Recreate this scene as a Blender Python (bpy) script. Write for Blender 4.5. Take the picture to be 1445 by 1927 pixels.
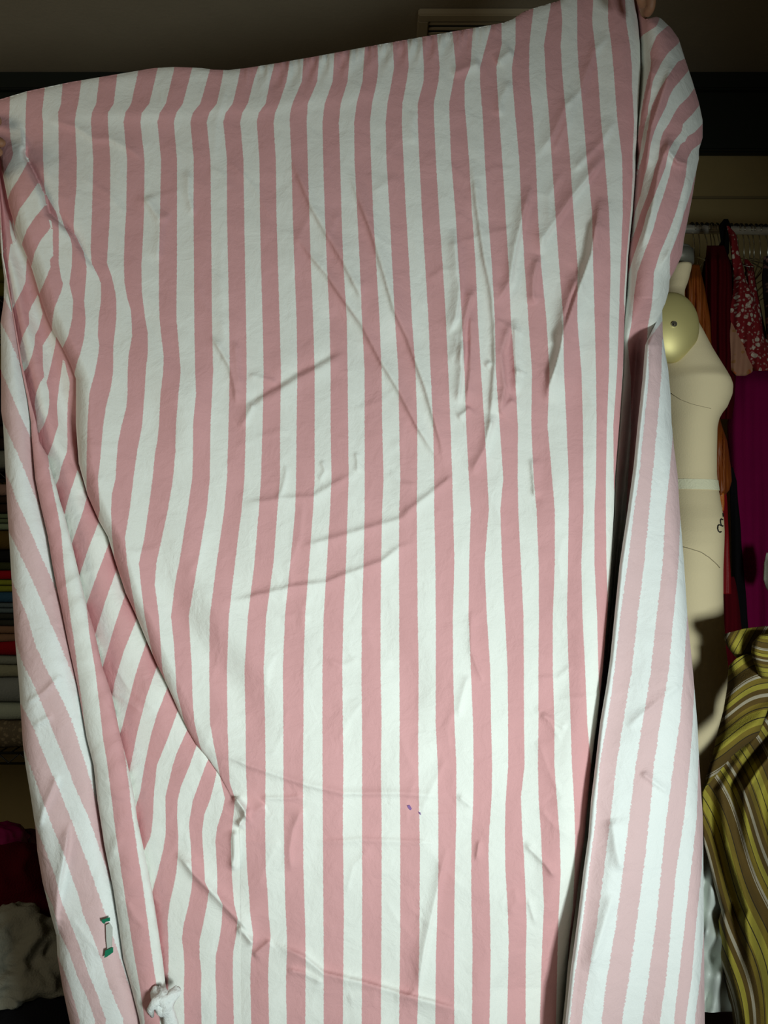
import bpy, bmesh, math, random
import numpy as np
from mathutils import Vector, noise
random.seed(7)
scn = bpy.context.scene
for o in list(bpy.data.objects): bpy.data.objects.remove(o)
C = scn.collection

# ---------------------------------------------------------------- camera, light, exposure
F, CX, CY, CZ = 1396.0, 722.5, 963.5, 1.15          # focal length and centre in photo pixels, camera height
cam = bpy.data.cameras.new('camera'); camo = bpy.data.objects.new('camera', cam); C.objects.link(camo)
camo.location = (0, 0, CZ); camo.rotation_euler = (math.radians(90), 0, 0)
cam.sensor_fit = 'VERTICAL'; cam.sensor_height = 36; cam.lens = F/1927*36; cam.clip_start = .02
scn.camera = camo
scn.view_settings.view_transform = 'Standard'; scn.view_settings.look = 'None'
scn.view_settings.exposure = 0.0; scn.view_settings.gamma = 1.0; scn.view_settings.use_curve_mapping = False
w = bpy.data.worlds.new('world'); scn.world = w; w.use_nodes = True
w.node_tree.nodes['Background'].inputs[0].default_value = (.9, .85, .6, 1)
w.node_tree.nodes['Background'].inputs[1].default_value = 0.05
def area(name, loc, target, sx, sy, power, col, spread=180):
    l = bpy.data.lights.new(name, 'AREA'); l.shape = 'RECTANGLE'; l.size = sx; l.size_y = sy
    l.energy = power; l.color = col; l.spread = math.radians(spread)
    o = bpy.data.objects.new(name, l); C.objects.link(o); o.location = loc
    o.rotation_euler = (Vector(target)-Vector(loc)).to_track_quat('-Z', 'Y').to_euler()
    return o
area('window_daylight', (0.72, -0.42, 0.84), (-0.08, 1.08, 0.86), .24, .30, 7.7, (.875, .995, .975), 92)
area('shelf_fill', (-1.55, 0.1, 1.55), (-.7, 1.7, .9), .8, .8, 5, (1.0, .90, .70))  # added warm fill to brighten the left shelf, no lamp stands there

# ---------------------------------------------------------------- helpers
def at(px, py, Y):                                   # photo pixel at distance Y -> point of the room
    return Vector(((px-CX)/F*Y, Y, CZ-(py-CY)/F*Y))
def tag(o, label=None, cat=None, group=None, kind=None):
    if label: o['label'] = label
    if cat: o['category'] = cat
    if group: o['group'] = group
    if kind: o['kind'] = kind
    return o
def empty(name, loc=(0,0,0)):
    o = bpy.data.objects.new(name, None); C.objects.link(o); o.location = loc
    o.empty_display_size = .05
    return o
def link(name, me, mat, parent=None, smooth=True):
    if mat is not None:
        for m in (mat if isinstance(mat, (list, tuple)) else [mat]): me.materials.append(m)
    if smooth:
        me.polygons.foreach_set('use_smooth', [True]*len(me.polygons))
    o = bpy.data.objects.new(name, me); C.objects.link(o)
    if parent is not None:
        o.parent = parent
        pw = parent.location.copy()
        if parent.parent: pw += parent.parent.location
        o.location = -pw                              # shapes are written in room coordinates
    return o
def mesh_obj(name, verts, faces, mat, parent=None, smooth=True):
    me = bpy.data.meshes.new(name); me.from_pydata([tuple(v) for v in verts], [], faces); me.update()
    return link(name, me, mat, parent, smooth)
def bm_obj(name, bm, mat, parent=None, smooth=False):
    me = bpy.data.meshes.new(name); bm.to_mesh(me); bm.free()
    return link(name, me, mat, parent, smooth)
def box(bm, lo, hi, bev=0):
    r = bmesh.ops.create_cube(bm, size=1)
    c = [(a+b)/2 for a, b in zip(lo, hi)]; s = [b-a for a, b in zip(lo, hi)]
    for v in r['verts']: v.co = Vector([c[i]+v.co[i]*s[i] for i in range(3)])
    if bev: bmesh.ops.bevel(bm, geom=list({e for v in r['verts'] for e in v.link_edges}), offset=bev, segments=2, affect='EDGES')
def tube(bm, pts, r, seg=10, closed=False):
    pts = [Vector(p) for p in pts]; n = len(pts); rings = []
    rr = r if isinstance(r, (list, tuple)) else [r]*n
    up = None
    for i, p in enumerate(pts):
        a = pts[i-1] if (i > 0 or closed) else p; b = pts[(i+1) % n] if (i < n-1 or closed) else p
        d = (b-a).normalized()
        if up is None:
            up = Vector((0, 0, 1)) if abs(d.z) < .9 else Vector((1, 0, 0))
        x = d.cross(up).normalized(); y = x.cross(d).normalized(); up = y
        rings.append([bm.verts.new(p + rr[i]*(x*math.cos(t)+y*math.sin(t))) for t in [2*math.pi*k/seg for k in range(seg)]])
    for i in range(n if closed else n-1):
        A, B = rings[i], rings[(i+1) % n]
        for k in range(seg): bm.faces.new((A[k], A[(k+1) % seg], B[(k+1) % seg], B[k]))
    if not closed: bm.faces.new(rings[0][::-1]); bm.faces.new(rings[-1])

# ---------------------------------------------------------------- materials
def nm(name):
    m = bpy.data.materials.new(name); m.use_nodes = True; nt = m.node_tree
    return m, nt, nt.nodes['Principled BSDF']
def fabric(name, col, rough=.9, var=.12, scale=40, bump=.25, bscale=260, sheen=.0):
    m, nt, b = nm(name); N = nt.nodes; L = nt.links
    tc = N.new('ShaderNodeTexCoord'); n1 = N.new('ShaderNodeTexNoise'); n1.inputs['Scale'].default_value = scale
    n1.inputs['Detail'].default_value = 4
    L.new(tc.outputs['Object'], n1.inputs['Vector'])
    mx = N.new('ShaderNodeMix'); mx.data_type = 'RGBA'
    mx.inputs[6].default_value = tuple(c*(1-var) for c in col)+(1,); mx.inputs[7].default_value = tuple(min(1, c*(1+var)) for c in col)+(1,)
    L.new(n1.outputs['Fac'], mx.inputs[0]); L.new(mx.outputs[2], b.inputs['Base Color'])
    n2 = N.new('ShaderNodeTexNoise'); n2.inputs['Scale'].default_value = bscale; n2.inputs['Detail'].default_value = 5
    L.new(tc.outputs['Object'], n2.inputs['Vector'])
    bp = N.new('ShaderNodeBump'); bp.inputs['Strength'].default_value = bump; bp.inputs['Distance'].default_value = .004
    L.new(n2.outputs['Fac'], bp.inputs['Height']); L.new(bp.outputs['Normal'], b.inputs['Normal'])
    b.inputs['Roughness'].default_value = rough
    b.inputs['Sheen Weight'].default_value = sheen; b.inputs['Specular IOR Level'].default_value = .12 if rough > .6 else .5
    return m
def plain(name, col, rough=.5, metal=0., bump=0.):
    m, nt, b = nm(name); N = nt.nodes; L = nt.links
    b.inputs['Roughness'].default_value = rough; b.inputs['Metallic'].default_value = metal
    tc = N.new('ShaderNodeTexCoord'); n1 = N.new('ShaderNodeTexNoise'); n1.inputs['Scale'].default_value = 12
    n1.inputs['Detail'].default_value = 6
    L.new(tc.outputs['Object'], n1.inputs['Vector'])
    mx = N.new('ShaderNodeMix'); mx.data_type = 'RGBA'
    mx.inputs[6].default_value = tuple(c*.93 for c in col)+(1,); mx.inputs[7].default_value = tuple(min(1, c*1.07) for c in col)+(1,)
    L.new(n1.outputs['Fac'], mx.inputs[0]); L.new(mx.outputs[2], b.inputs['Base Color'])
    if bump:
        bp = N.new('ShaderNodeBump'); bp.inputs['Strength'].default_value = bump; bp.inputs['Distance'].default_value = .003
        n2 = N.new('ShaderNodeTexNoise'); n2.inputs['Scale'].default_value = 90
        L.new(tc.outputs['Object'], n2.inputs['Vector']); L.new(n2.outputs['Fac'], bp.inputs['Height']); L.new(bp.outputs['Normal'], b.inputs['Normal'])
    return m
def stripes(name, pink, white, fuzz):
    """woven stripes that run along the cloth's own UV: one unit per stripe, even units pink"""
    m, nt, b = nm(name); N = nt.nodes; L = nt.links
    uv = N.new('ShaderNodeUVMap'); uv.uv_map = 'weave'; sp = N.new('ShaderNodeSeparateXYZ'); L.new(uv.outputs[0], sp.inputs[0])
    tc = N.new('ShaderNodeTexCoord')
    nz = N.new('ShaderNodeTexNoise'); nz.inputs['Scale'].default_value = 320; nz.inputs['Detail'].default_value = 3
    L.new(tc.outputs['Object'], nz.inputs['Vector'])
    def mth(op, a, bb=None, c=None, clamp=False):
        n = N.new('ShaderNodeMath'); n.operation = op; n.use_clamp = clamp
        for i, v in enumerate((a, bb, c)):
            if v is None: continue
            if isinstance(v, (int, float)): n.inputs[i].default_value = v
            else: L.new(v, n.inputs[i])
        return n.outputs[0]
    wob = mth('MULTIPLY', mth('SUBTRACT', nz.outputs['Fac'], .5), fuzz)
    u = mth('ADD', sp.outputs[0], wob)
    fr = mth('FRACT', mth('ADD', mth('MULTIPLY', u, .5), 100.0))        # 0..0.5 pink, 0.5..1 white
    tri = mth('ABSOLUTE', mth('SUBTRACT', fr, .25))
    tri2 = mth('MINIMUM', tri, mth('ABSOLUTE', mth('SUBTRACT', fr, 1.25)))  # distance to the pink stripe's middle
    k = mth('MULTIPLY_ADD', mth('SUBTRACT', .25, tri2), 60.0, .5, clamp=True)
    big = N.new('ShaderNodeTexNoise'); big.inputs['Scale'].default_value = 7; big.inputs['Detail'].default_value = 5
    L.new(tc.outputs['Object'], big.inputs['Vector'])
    fine = N.new('ShaderNodeTexNoise'); fine.inputs['Scale'].default_value = 900; fine.inputs['Detail'].default_value = 2
    L.new(tc.outputs['Object'], fine.inputs['Vector'])
    mx = N.new('ShaderNodeMix'); mx.data_type = 'RGBA'
    mx.inputs[6].default_value = white+(1,); mx.inputs[7].default_value = pink+(1,)
    L.new(k, mx.inputs[0])
    var = mth('ADD', mth('MULTIPLY_ADD', big.outputs['Fac'], .10, .93), mth('MULTIPLY_ADD', fine.outputs['Fac'], .10, -.05))
    vm = N.new('ShaderNodeVectorMath'); vm.operation = 'SCALE'; L.new(mx.outputs[2], vm.inputs[0]); L.new(var, vm.inputs['Scale'])
    L.new(vm.outputs[0], b.inputs['Base Color'])
    cr = N.new('ShaderNodeTexNoise'); cr.inputs['Scale'].default_value = 28; cr.inputs['Detail'].default_value = 7; cr.inputs['Roughness'].default_value = .55
    cr.inputs['Distortion'].default_value = .4
    L.new(tc.outputs['Object'], cr.inputs['Vector'])
    bp = N.new('ShaderNodeBump'); bp.inputs['Strength'].default_value = .8; bp.inputs['Distance'].default_value = .005
    hh = mth('ADD', cr.outputs['Fac'], mth('MULTIPLY', fine.outputs['Fac'], .05))
    L.new(hh, bp.inputs['Height']); L.new(bp.outputs['Normal'], b.inputs['Normal'])
    b.inputs['Roughness'].default_value = .88
    b.inputs['Specular IOR Level'].default_value = .25
    b.inputs['Sheen Weight'].default_value = .05
    return m

WALL = plain('wall_paint', (.36, .27, .115), .8, bump=.15)
CEIL = plain('ceiling_shade_tone', (.33, .275, .195), .9, bump=.2)  # base colour darkened to carry the shade on a paler ceiling
DARKTRIM = plain('dark_green_paint', (.010, .016, .013), .6)
FLOOR = plain('floor_grey', (.10, .09, .08), .7, bump=.2)

# ================================================================ the room
YW, ZC = 2.32, 2.5
def struct(name, lo, hi, mat):
    bm = bmesh.new(); box(bm, lo, hi); o = bm_obj(name, bm, mat); tag(o, kind='structure'); return o
tag(struct('floor', (-2.4, -1.6, -.06), (2.4, YW+.1, 0), FLOOR), 'grey floor of the sewing room', 'floor')
tag(struct('ceiling', (-2.4, -1.6, ZC), (2.4, YW+.1, ZC+.06), CEIL), 'ceiling above the sheet, its shade put into a dark brownish colour', 'ceiling')
tag(struct('wall_back', (-2.4, YW, 0), (2.4, YW+.08, ZC), WALL), 'olive beige wall behind the clothes rod', 'wall')
tag(struct('wall_left', (-2.4, -1.6, 0), (-2.32, YW, ZC), WALL), 'olive beige wall beyond the wire shelf', 'wall')
tag(struct('wall_right', (2.32, -1.6, 0), (2.4, YW, ZC), WALL), 'olive beige wall at the right', 'wall')
bm = bmesh.new(); box(bm, (-2.32, YW-.03, 2.262), (2.32, YW, ZC-.001), .004); box(bm, (-2.32, YW-.05, 2.445), (2.32, YW-.03, ZC-.001), .004)
box(bm, (-2.32, YW-.045, 2.262), (2.32, YW-.03, 2.285), .004)
tag(bm_obj('trim_1', bm, DARKTRIM), 'dark green trim band where wall meets ceiling', 'trim', kind='structure')
bm = bmesh.new(); box(bm, (-2.32, YW-.006, 2.128), (2.32, YW, 2.136), .001)
tag(bm_obj('trim_2', bm, plain('wall_joint', (.22, .17, .08), .8)), 'thin panel joint line on the beige wall', 'trim', kind='structure')
# ceiling vent
VM = plain('vent_enamel', (.50, .42, .29), .55)
vent = tag(empty('ceiling_vent', (.27, 2.10, ZC)), 'square slatted air vent on the ceiling above the sheet', 'vent')
bm = bmesh.new(); x0, x1, y0, y1 = .092, .46, 1.985, 2.27
for lo, hi in (((x0, y0, ZC-.02), (x1, y0+.03, ZC-.001)), ((x0, y1-.03, ZC-.02), (x1, y1, ZC-.001)),
               ((x0, y0+.028, ZC-.02), (x0+.03, y1-.028, ZC-.001)), ((x1-.03, y0+.028, ZC-.02), (x1, y1-.028, ZC-.001))):
    box(bm, lo, hi, .003)
bm_obj('vent_frame', bm, VM, vent)
for k in range(10):
    yy = y0+.045+k*.0215
    bm = bmesh.new(); box(bm, (x0+.031, yy-.006, ZC-.016), (x1-.031, yy+.004, ZC-.012), .001)
    bm_obj('slat', bm, VM, vent)
bm = bmesh.new(); box(bm, (x0+.028, y0+.028, ZC-.006), (x1-.028, y1-.028, ZC-.001)); bm_obj('duct', bm, DARKTRIM, vent)

# ================================================================ the striped sheet
def P(*a): return np.array(a, float).reshape(-1, 2)            # y, x pairs
def lin(p, y, clamp=False):
    """x of a polyline at heights y; outside its range it runs on in its last direction"""
    p = p[np.argsort(p[:, 0], kind='stable')]
    v = np.interp(y, p[:, 0], p[:, 1])
    if clamp or len(p) < 2: return v
    s0 = np.clip((p[1, 1]-p[0, 1])/max(p[1, 0]-p[0, 0], 1), -.8, .8); s1 = np.clip((p[-1, 1]-p[-2, 1])/max(p[-1, 0]-p[-2, 0], 1), -.8, .8)
    v = np.where(y < p[0, 0], p[0, 1]+(y-p[0, 0])*s0, v); v = np.where(y > p[-1, 0], p[-1, 1]+(y-p[-1, 0])*s1, v)
    return v
silL = P(150,-22, 187,-14, 240,-12, 400,-2, 448,0, 483,3, 525,8, 566,7, 607,1, 670,2, 773,2, 800,6, 860,9, 960,14, 1060,20, 1200,28, 1290,36, 1400,43, 1440,48,
         1500,58, 1560,67, 1600,70, 1660,80, 1720,95, 1760,106, 1800,108, 1860,118, 1927,132, 2450,190)
ropeL = P(150,-20, 400,0, 483,4, 524,12, 587,23, 638,31, 690,39, 753,52, 794,58, 830,60, 900,66, 950,76, 1010,90, 1060,98, 1103,106, 1143,115, 1209,128, 1292,146, 1389,163,
          1440,176, 1506,183, 1590,196, 1673,213, 1739,223, 1805,232, 1855,246, 1918,262, 2450,330)
ropeR = P(150,-18, 400,2, 483,6, 524,14, 587,25, 638,34, 690,43, 753,57, 794,68, 831,74, 858,90, 881,95, 915,106, 943,113, 967,121, 1026,136, 1083,149.5, 1139,163, 1193,179,
          1256,193, 1309,211, 1382,226, 1438,240, 1506,254, 1540,258, 1600,271, 1673,286, 1732,295, 1805,306, 1865,313, 1927,322, 2450,395)
crL = P(150,-16, 187,-12, 320,3, 333,6, 389,17, 432,30, 465,43, 505,60, 542,71, 572,80, 600,90, 623,100, 659,120, 686,133, 713,143, 799,143, 872,148, 932,165, 980,186, 1010,203,
        1060,218, 1116,236.5, 1160,257, 1206,276, 1252,296, 1292,316, 1335,335, 1372,353, 1402,370, 1425,390, 1460,414, 1500,436, 1540,450, 1600,452, 1927,455, 2450,480)
edR = P(-60,1185, 0,1193, 40,1200, 83,1204, 133,1205, 183,1202, 232,1199, 299,1196, 332,1195, 400,1190, 480,1182, 600,1175, 700,1172, 800,1165, 900,1157, 960,1155, 1060,1150,
        1160,1142, 1260,1134, 1360,1123, 1440,1112, 1506,1106, 1573,1100, 1640,1091, 1722,1081, 1772,1074, 1822,1068, 1872,1064, 1920,1059, 2450,1010)
silR = P(-60,1215, 0,1222, 20,1230, 33,1242, 53,1263, 73,1277, 110,1288.6, 150,1302, 193,1315, 226,1322, 259,1322, 282,1315, 299,1315, 322,1310, 365,1303.5, 409,1295, 449,1287,
         480,1283, 510,1269, 526,1260, 546,1258.7, 570,1252, 583,1246, 630,1247, 666,1252, 693,1257, 746,1262, 796,1263.6, 845,1268.6, 895,1275, 960,1279, 1060,1287,
         1160,1293.5, 1260,1303.5, 1360,1312, 1440,1316, 1540,1322.5, 1927,1326, 2450,1335)
flL = P(560,1262, 583,1248, 610,1233, 626,1225, 649,1214, 713,1209, 796,1200, 879,1192, 960,1181, 1060,1166, 1160,1156, 1240,1148, 1290,1141, 1360,1129, 1440,1120, 1506,1112,
        1573,1107, 1640,1097.5, 1722,1087.6, 1772,1081, 1822,1074, 1872,1069, 1920,1064, 2450,1015)
# main panel stripe borders (even number = left side of a pink stripe); rows shared by many of them
R1 = {  # y : (first index, xs...)
 230: (-9, [17,49,81,110,141,171,203,232.5,264,296,327,358,389,420,452,483,514.6,545,577,606.6,637.5,666.4,696,725.6,756,786,817,846,877,909,940,970.6,1003.5,1034,1066,1098.5,1131,1162,1194]),
 300: (-7, [81,110.6,144.5,175.4,207.6,239,272,303,333,364.5,396,427,458,488,519,548.5,579,608,640,667,698,727,759,789,820,848.5,882.6,912,945,977,1008,1038,1072.6,1104,1138,1171,1190]),
 400: (-5, [139.5,173,207,237.5,271,301,333,364,397,427,459.5,489,520,550.5,582,611,642.5,672,702,733,764,794,826,857,888,918,951,981,1012,1045,1079,1114,1146,1172,1188]),
 500: (-2, [233,266,299,333,365,398,429,461,491,523,554,585,615,646,677,708,738,770,800,833,863,895,925.5,957,987,1018,1052,1087,1116,1149,1168,1182]),
 600: (-2, [247.5,273,300,332,365.5,398.7,431,463,494,526,558,589,620,652.5,681,714,743,775,806,839,869,899,931,961,994,1028,1060,1086,1119,1147,1164.6,1180]),
 700: (0, [307,340,367,401,432,464,496,528.6,559.5,592,622,654,686,718,749.5,782,810,843.5,874,905,933,968.6,1001,1034,1061,1094,1121.5,1146,1161,1180]),
 800: (0, [299,331,363,396,430,462.5,494,527,558,592,622,655,686,719,751,785,815,847.5,877,911.5,940,974.6,999.5,1030,1066,1097,1122.5,1142,1154,1178]),
 900: (0, [287,325.6,361.5,394.7,427,460,491,527,557,592,623.6,656,686,721.6,753,785,817,851,882,917,947,974,1004,1039,1070,1097.5,1121.5,1140,1155]),
 960: (0, [279,315.6,353,389,422,454.5,487,522,555.5,589,621,654,686,719,751,784,817,852.5,886,920,941,975,1009.5,1044,1070,1098,1118.5,1140,1158]),
 1060: (1, [294,337,372,407.5,442,478.7,514.6,546,581.7,615,651,684,717,750.5,785,819,855,882.6,911.5,944.7,980,1013.5,1044,1068.6,1093.6,1118.5,1141]),
 1160: (2, [321.6,355,394.7,430.5,466.5,500.7,536,574,609,646,681,716,751,786,820,852,881.6,916,950,985,1014,1040,1066.6,1096,1123.5,1145]),
 1260: (2, [330,361,393.7,427,460,496,532,571,606.6,644,680,716,751.5,787.7,820,852.5,886,922.5,955,985.6,1013,1040,1070,1101,1126]),
 1360: (3, [365.5,395,428,462,498.7,533,571,606.6,645,681,718,752,787,819.6,855,890,924,956,986,1013,1043,1073.6,1105,1130]),
 1440: (5, [430,462.5,499.7,533,570,606.6,646,681.4,716.6,751.5,787,823.6,858.5,891,926,956,987,1012,1043,1076,1112]),
}
E = {}
for y, (k0, xs) in R1.items():
    for i, x in enumerate(xs): E.setdefault(k0+i, []).append((y, x))
def add(k, *a, replace=None):
    if replace is not None: E[k] = [q for q in E.get(k, []) if not (replace[0] <= q[0] <= replace[1])]
    E.setdefault(k, []).extend([tuple(r) for r in P(*a)])
for y, k0, xs in [(126, 3, [421,453,486,515,543.5,570,599,627.6,656,684,712,741.5,769,797.7,827,858,885,903,934,963,995.5,1026,1057,1088.5,1124,1154,1189]),
                  (153, -8, [54,86,118,153,186,219,256,291,322,355,389,417,448,477,508,539,568,597,626,654,682,709,737,765,797,825,853,874,903,935,964,996,1027,1059,1091.5,1126,1156,1189]),
                  (195, -8, [50,81,115,147,181,214,247,281,312,344,377,408,438,466,500,525,550,579,611,641,671,700,729,757,786,816,845,874]),
                  (212, -8, [49,79,109,143,173,203,236,267,301,332,363,394,425,456,487,518,546,578]),
                  (83, 13, [710,739,767,795,823.6,853.5,888,915,944,970,996,1023.5,1055,1086,1119,1150,1185]),
                  (40, 21, [943,970,1001,1031,1058,1086,1114,1144,1178]),
                  (0, 25, [1054,1086,1116,1144,1176])]:
    for i, x in enumerate(xs): add(k0+i, y, x)
E[29] = [(0,1176),(40,1178),(83,1185),(126,1189),(160,1189),(230,1193),(300,1190),(332,1190),(400,1186),(480,1178.5),(560,1173),(600,1176),(960,1158)]
C1 = P(296,50, 339,71, 366,84, 400,91, 440,98, 482,103)
add(-12, 306,53, 339,33, 359,20, 379,13)
add(-11, 300,52, 339,71, 344,73, 376,50, 392,37, 412,30, 426,28)
add(-10, 300,52.5, 339,71.5, 366,84.5, 386,87, 409,66, 432,50, 452,43, 463,40)
add(-9, 296,49, 300,52.7, 339,71.7, 366,84.7, 400,91, 430,96, 452,77, 475,65, 498,60, 510,54)
add(-13, 153,20, 230,17, 262,20, 290,25, 299,22, 326,7, 346,2)
E[-9] = [q for q in E[-9] if q[0] > 290] + [(153,53.6), (195,49.6), (230,48.6), (290,48.6)]
for k in (-10, -11): E[k] = E[k] + [(153,53.3), (195,49.3), (230,48.3), (290,48.5)]
add(-12, 153,53, 195,49, 230,48, 290,48)
add(-14, 153,-14, 230,-16, 290,-12, 326,-14)
add(-8, 290,49, 300,53, 339,72, 366,85, 400,91.5, 430,99, 482,101, 489,94, 502,96, 528,85, 548,76, 560,70)
add(-7, 350,83, 366,86, 382,95, 399,106, 415,110.6, 465,110, 495,110, 522,115, 535,119, 548,116, 578,103, 593,100, 623,97)
add(-6, 350,110, 382,109.6, 399,111, 425,120, 449,133, 465,136, 500,135, 533,130, 566,138, 600,136, 633,128, 650,120, 665,110)
add(-5, 350,144, 430,138, 440,140, 475,158, 500,163, 515,163, 566,158, 600,161, 633,159, 666,151, 686,144, 713,138, 960,130)
add(-4, 450,171, 470,170, 496,172, 520,185, 533,190, 566,190, 600,185, 633,184, 650,187, 673,184, 700,179, 740,168, 800,164.5, 860,163, 900,163, 940,163, 960,160)
add(-3, 450,204, 495,201, 520,210, 550,217, 566,219, 600,219, 633,215, 650,213, 700,213, 733,208, 766,199, 800,194, 860,189, 900,184, 930,186, 960,188, 980,184)
add(-2, 450,234, 532,234, 560,239, 583,246, 633,248.6, 666,242, 700,240, 740,240, 766,238, 800,229, 833,222, 866,219, 900,217.6, 930,210, 960,208.6, 1010,211, 1060,217)
add(-1, 450,269, 550,267, 625,278, 666,278, 700,274, 740,272, 800,267.5, 850,258, 900,251, 960,244, 1010,235, 1060,239, 1110,248, 1160,257, 1180,262)
add(0, 560,299, 640,304, 670,308, 740,302, 830,296, 850,292, 1010,272, 1060,261, 1110,266, 1160,272, 1210,282, 1260,294, 1290,300)
add(1, 560,332, 660,337, 740,336, 850,330, 1010,305, 1100,291, 1160,299, 1210,302, 1260,305, 1300,316, 1330,322)
add(2, 740,369, 860,363, 1010,345, 1100,329, 1210,327, 1300,332, 1360,347, 1380,352)
add(3, 1310,362, 1400,375, 1425,384)
add(4, 1400,402, 1440,410)
LOW = {  # lower part, shared by panel and the diagonal part beside it
 -3: (1252,296, 1309,276, 1375,259, 1440,246), -4: (1206,276, 1266,256, 1332,239, 1382,226), -5: (1166,257, 1226,232.5, 1282,216, 1309,211),
 -6: (1116,236.5, 1176,216, 1256,193), -7: (1073,219, 1129,199, 1193,179), -8: (1030,202, 1080,183, 1136,163), -9: (987,184, 1033,166, 1083,149.5),
 -10: (892,149, 932,165, 945,161, 960,157, 1023,135), -11: (895,143, 932,130, 965,122),
 -12: (690,123, 720,131, 760,127, 800,126, 832,127, 852,126, 865,120, 880,115, 900,111, 915,104),
 -13: (690,117, 720,112, 760,107, 780,108, 800,110, 815,105, 832,100, 852,92, 864,86),
 -14: (630,106, 650,104, 690,95, 720,87, 735,92, 760,93, 780,90, 800,82, 812,74),
 -15: (624,97, 650,80, 690,81, 710,84, 720,76, 740,68, 760,65, 780,68, 800,70),
 -16: (562,73, 590,80, 620,72, 630,66, 650,65, 670,60, 690,52, 699,44),
 -17: (562,68, 575,60, 590,54, 610,55, 620,49, 635,42, 650,38, 670,38),
 -18: (480,52, 491,50, 530,48, 545,42, 560,34, 578,24), -19: (480,17, 500,15, 530,18, 560,22, 575,22),
 -20: (410,14, 417,21, 441,27, 450,30, 456,25, 465,14), -21: (410,14, 417,18, 441,20, 456,24, 465,13),
 -2: (1292,316, 1342,296, 1382,284, 1440,272, 1490,264, 1516,256), -1: (1335,335.5, 1389,316, 1440,295, 1490,290, 1506,289, 1540,288, 1573,284, 1596,273),
 0: (1372,353, 1418,332, 1440,325, 1500,311, 1540,312, 1573,311.6, 1600,307, 1633,299, 1673,288),
 1: (1402,370, 1440,357, 1480,340, 1506,334, 1540,333, 1573,335.5, 1606,335, 1640,332, 1673,325.6, 1700,319, 1732,315.6, 1772,317, 1805,318, 1832,317, 1927,318),
 2: (1430,392, 1440,387, 1473,375, 1506,363, 1540,357, 1556,355.5, 1590,359, 1626,360.5, 1653,362, 1673,360.5, 1706,354, 1739,345.5, 1766,342, 1792,345.5, 1822,347, 1872,345.5, 1920,347),
 3: (1450,410, 1473,404, 1506,395, 1533,384, 1566,380, 1600,382, 1626,384, 1660,385.4, 1676,393.7, 1706,389, 1739,382, 1772,375, 1800,375.4, 1832,379, 1872,378, 1920,379),
 4: (1460,413, 1503,423.6, 1526,418.6, 1556,408.6, 1583,405, 1613,407, 1646,408.6, 1682,408.6, 1702,419, 1739,417, 1772,412, 1799,406, 1839,405, 1872,407, 1920,407),
}
BOT = {
 5: (1473,432, 1503,442, 1526,440, 1556,437, 1583,434.5, 1623,435, 1656,437, 1699,440, 1729,447, 1759,444.5, 1792,438.5, 1822,438, 1872,438.5, 1920,440),
 6: (1506,465, 1540,462, 1590,463, 1640,465, 1673,468, 1722,471, 1756,476, 1772,476, 1815,471.5, 1855,471, 1920,472.5),
 7: (1540,498.7, 1640,500, 1673,503, 1722,505.6, 1759,509, 1805,505.6, 1839,504.6, 1920,506),
 8: (1590,534.5, 1640,535.5, 1706,537, 1756,539.5, 1789,540, 1822,538.5, 1872,538, 1920,539.5),
 9: (1590,570.4, 1640,571, 1706,573, 1756,574.4, 1822,575, 1920,574.4), 10: (1590,607.6, 1673,608, 1772,609, 1920,609),
 11: (1540,645, 1640,646, 1722,647, 1805,646, 1920,645), 12: (1540,681, 1673,681.5, 1920,680.5), 13: (1540,718, 1706,718, 1920,716.6),
 14: (1540,753, 1740,753, 1840,752, 1920,751), 15: (1540,789, 1606,790, 1772,789, 1872,787, 1920,785), 16: (1540,824.6, 1640,824.6, 1722,822.6, 1805,820, 1920,819),
 17: (1540,858.5, 1640,856, 1740,854.5, 1920,854.5), 18: (1523,890, 1573,887, 1640,886.6, 1706,887, 1772,889, 1920,888),
 19: (1506,925, 1556,921, 1606,919, 1673,920.5, 1739,922.5, 1805,923, 1920,921), 20: (1513,951, 1573,950, 1640,951, 1706,955, 1772,957, 1839,956, 1920,954),
 21: (1500,980, 1556,982, 1606,985.6, 1673,988.6, 1739,991, 1805,989, 1920,989), 22: (1506,1013.5, 1573,1018, 1640,1020.5, 1706,1023.5, 1756,1021, 1805,1019, 1920,1016),
 23: (1506,1048, 1573,1053, 1640,1055, 1722,1051, 1789,1049, 1839,1048, 1920,1046), 24: (1506,1080, 1573,1082, 1640,1081, 1706,1078, 1772,1070, 1830,1068, 1920,1062),
 25: (1440,1112, 1506,1112, 1600,1112, 1920,1085),
}
for k, a in BOT.items(): add(k, *a)
for k in range(26, 30): add(k, 1440,1118+k, 1920,1100+k)
MAIN = {k: np.array(sorted(v)) for k, v in E.items()}
D = {k: P(*a) for k, a in LOW.items()}
D[5] = np.array(sorted([q for q in E[5] if q[0] >= 1440])); D[6] = np.array(sorted([q for q in E[6] if q[0] >= 1440]))
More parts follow.
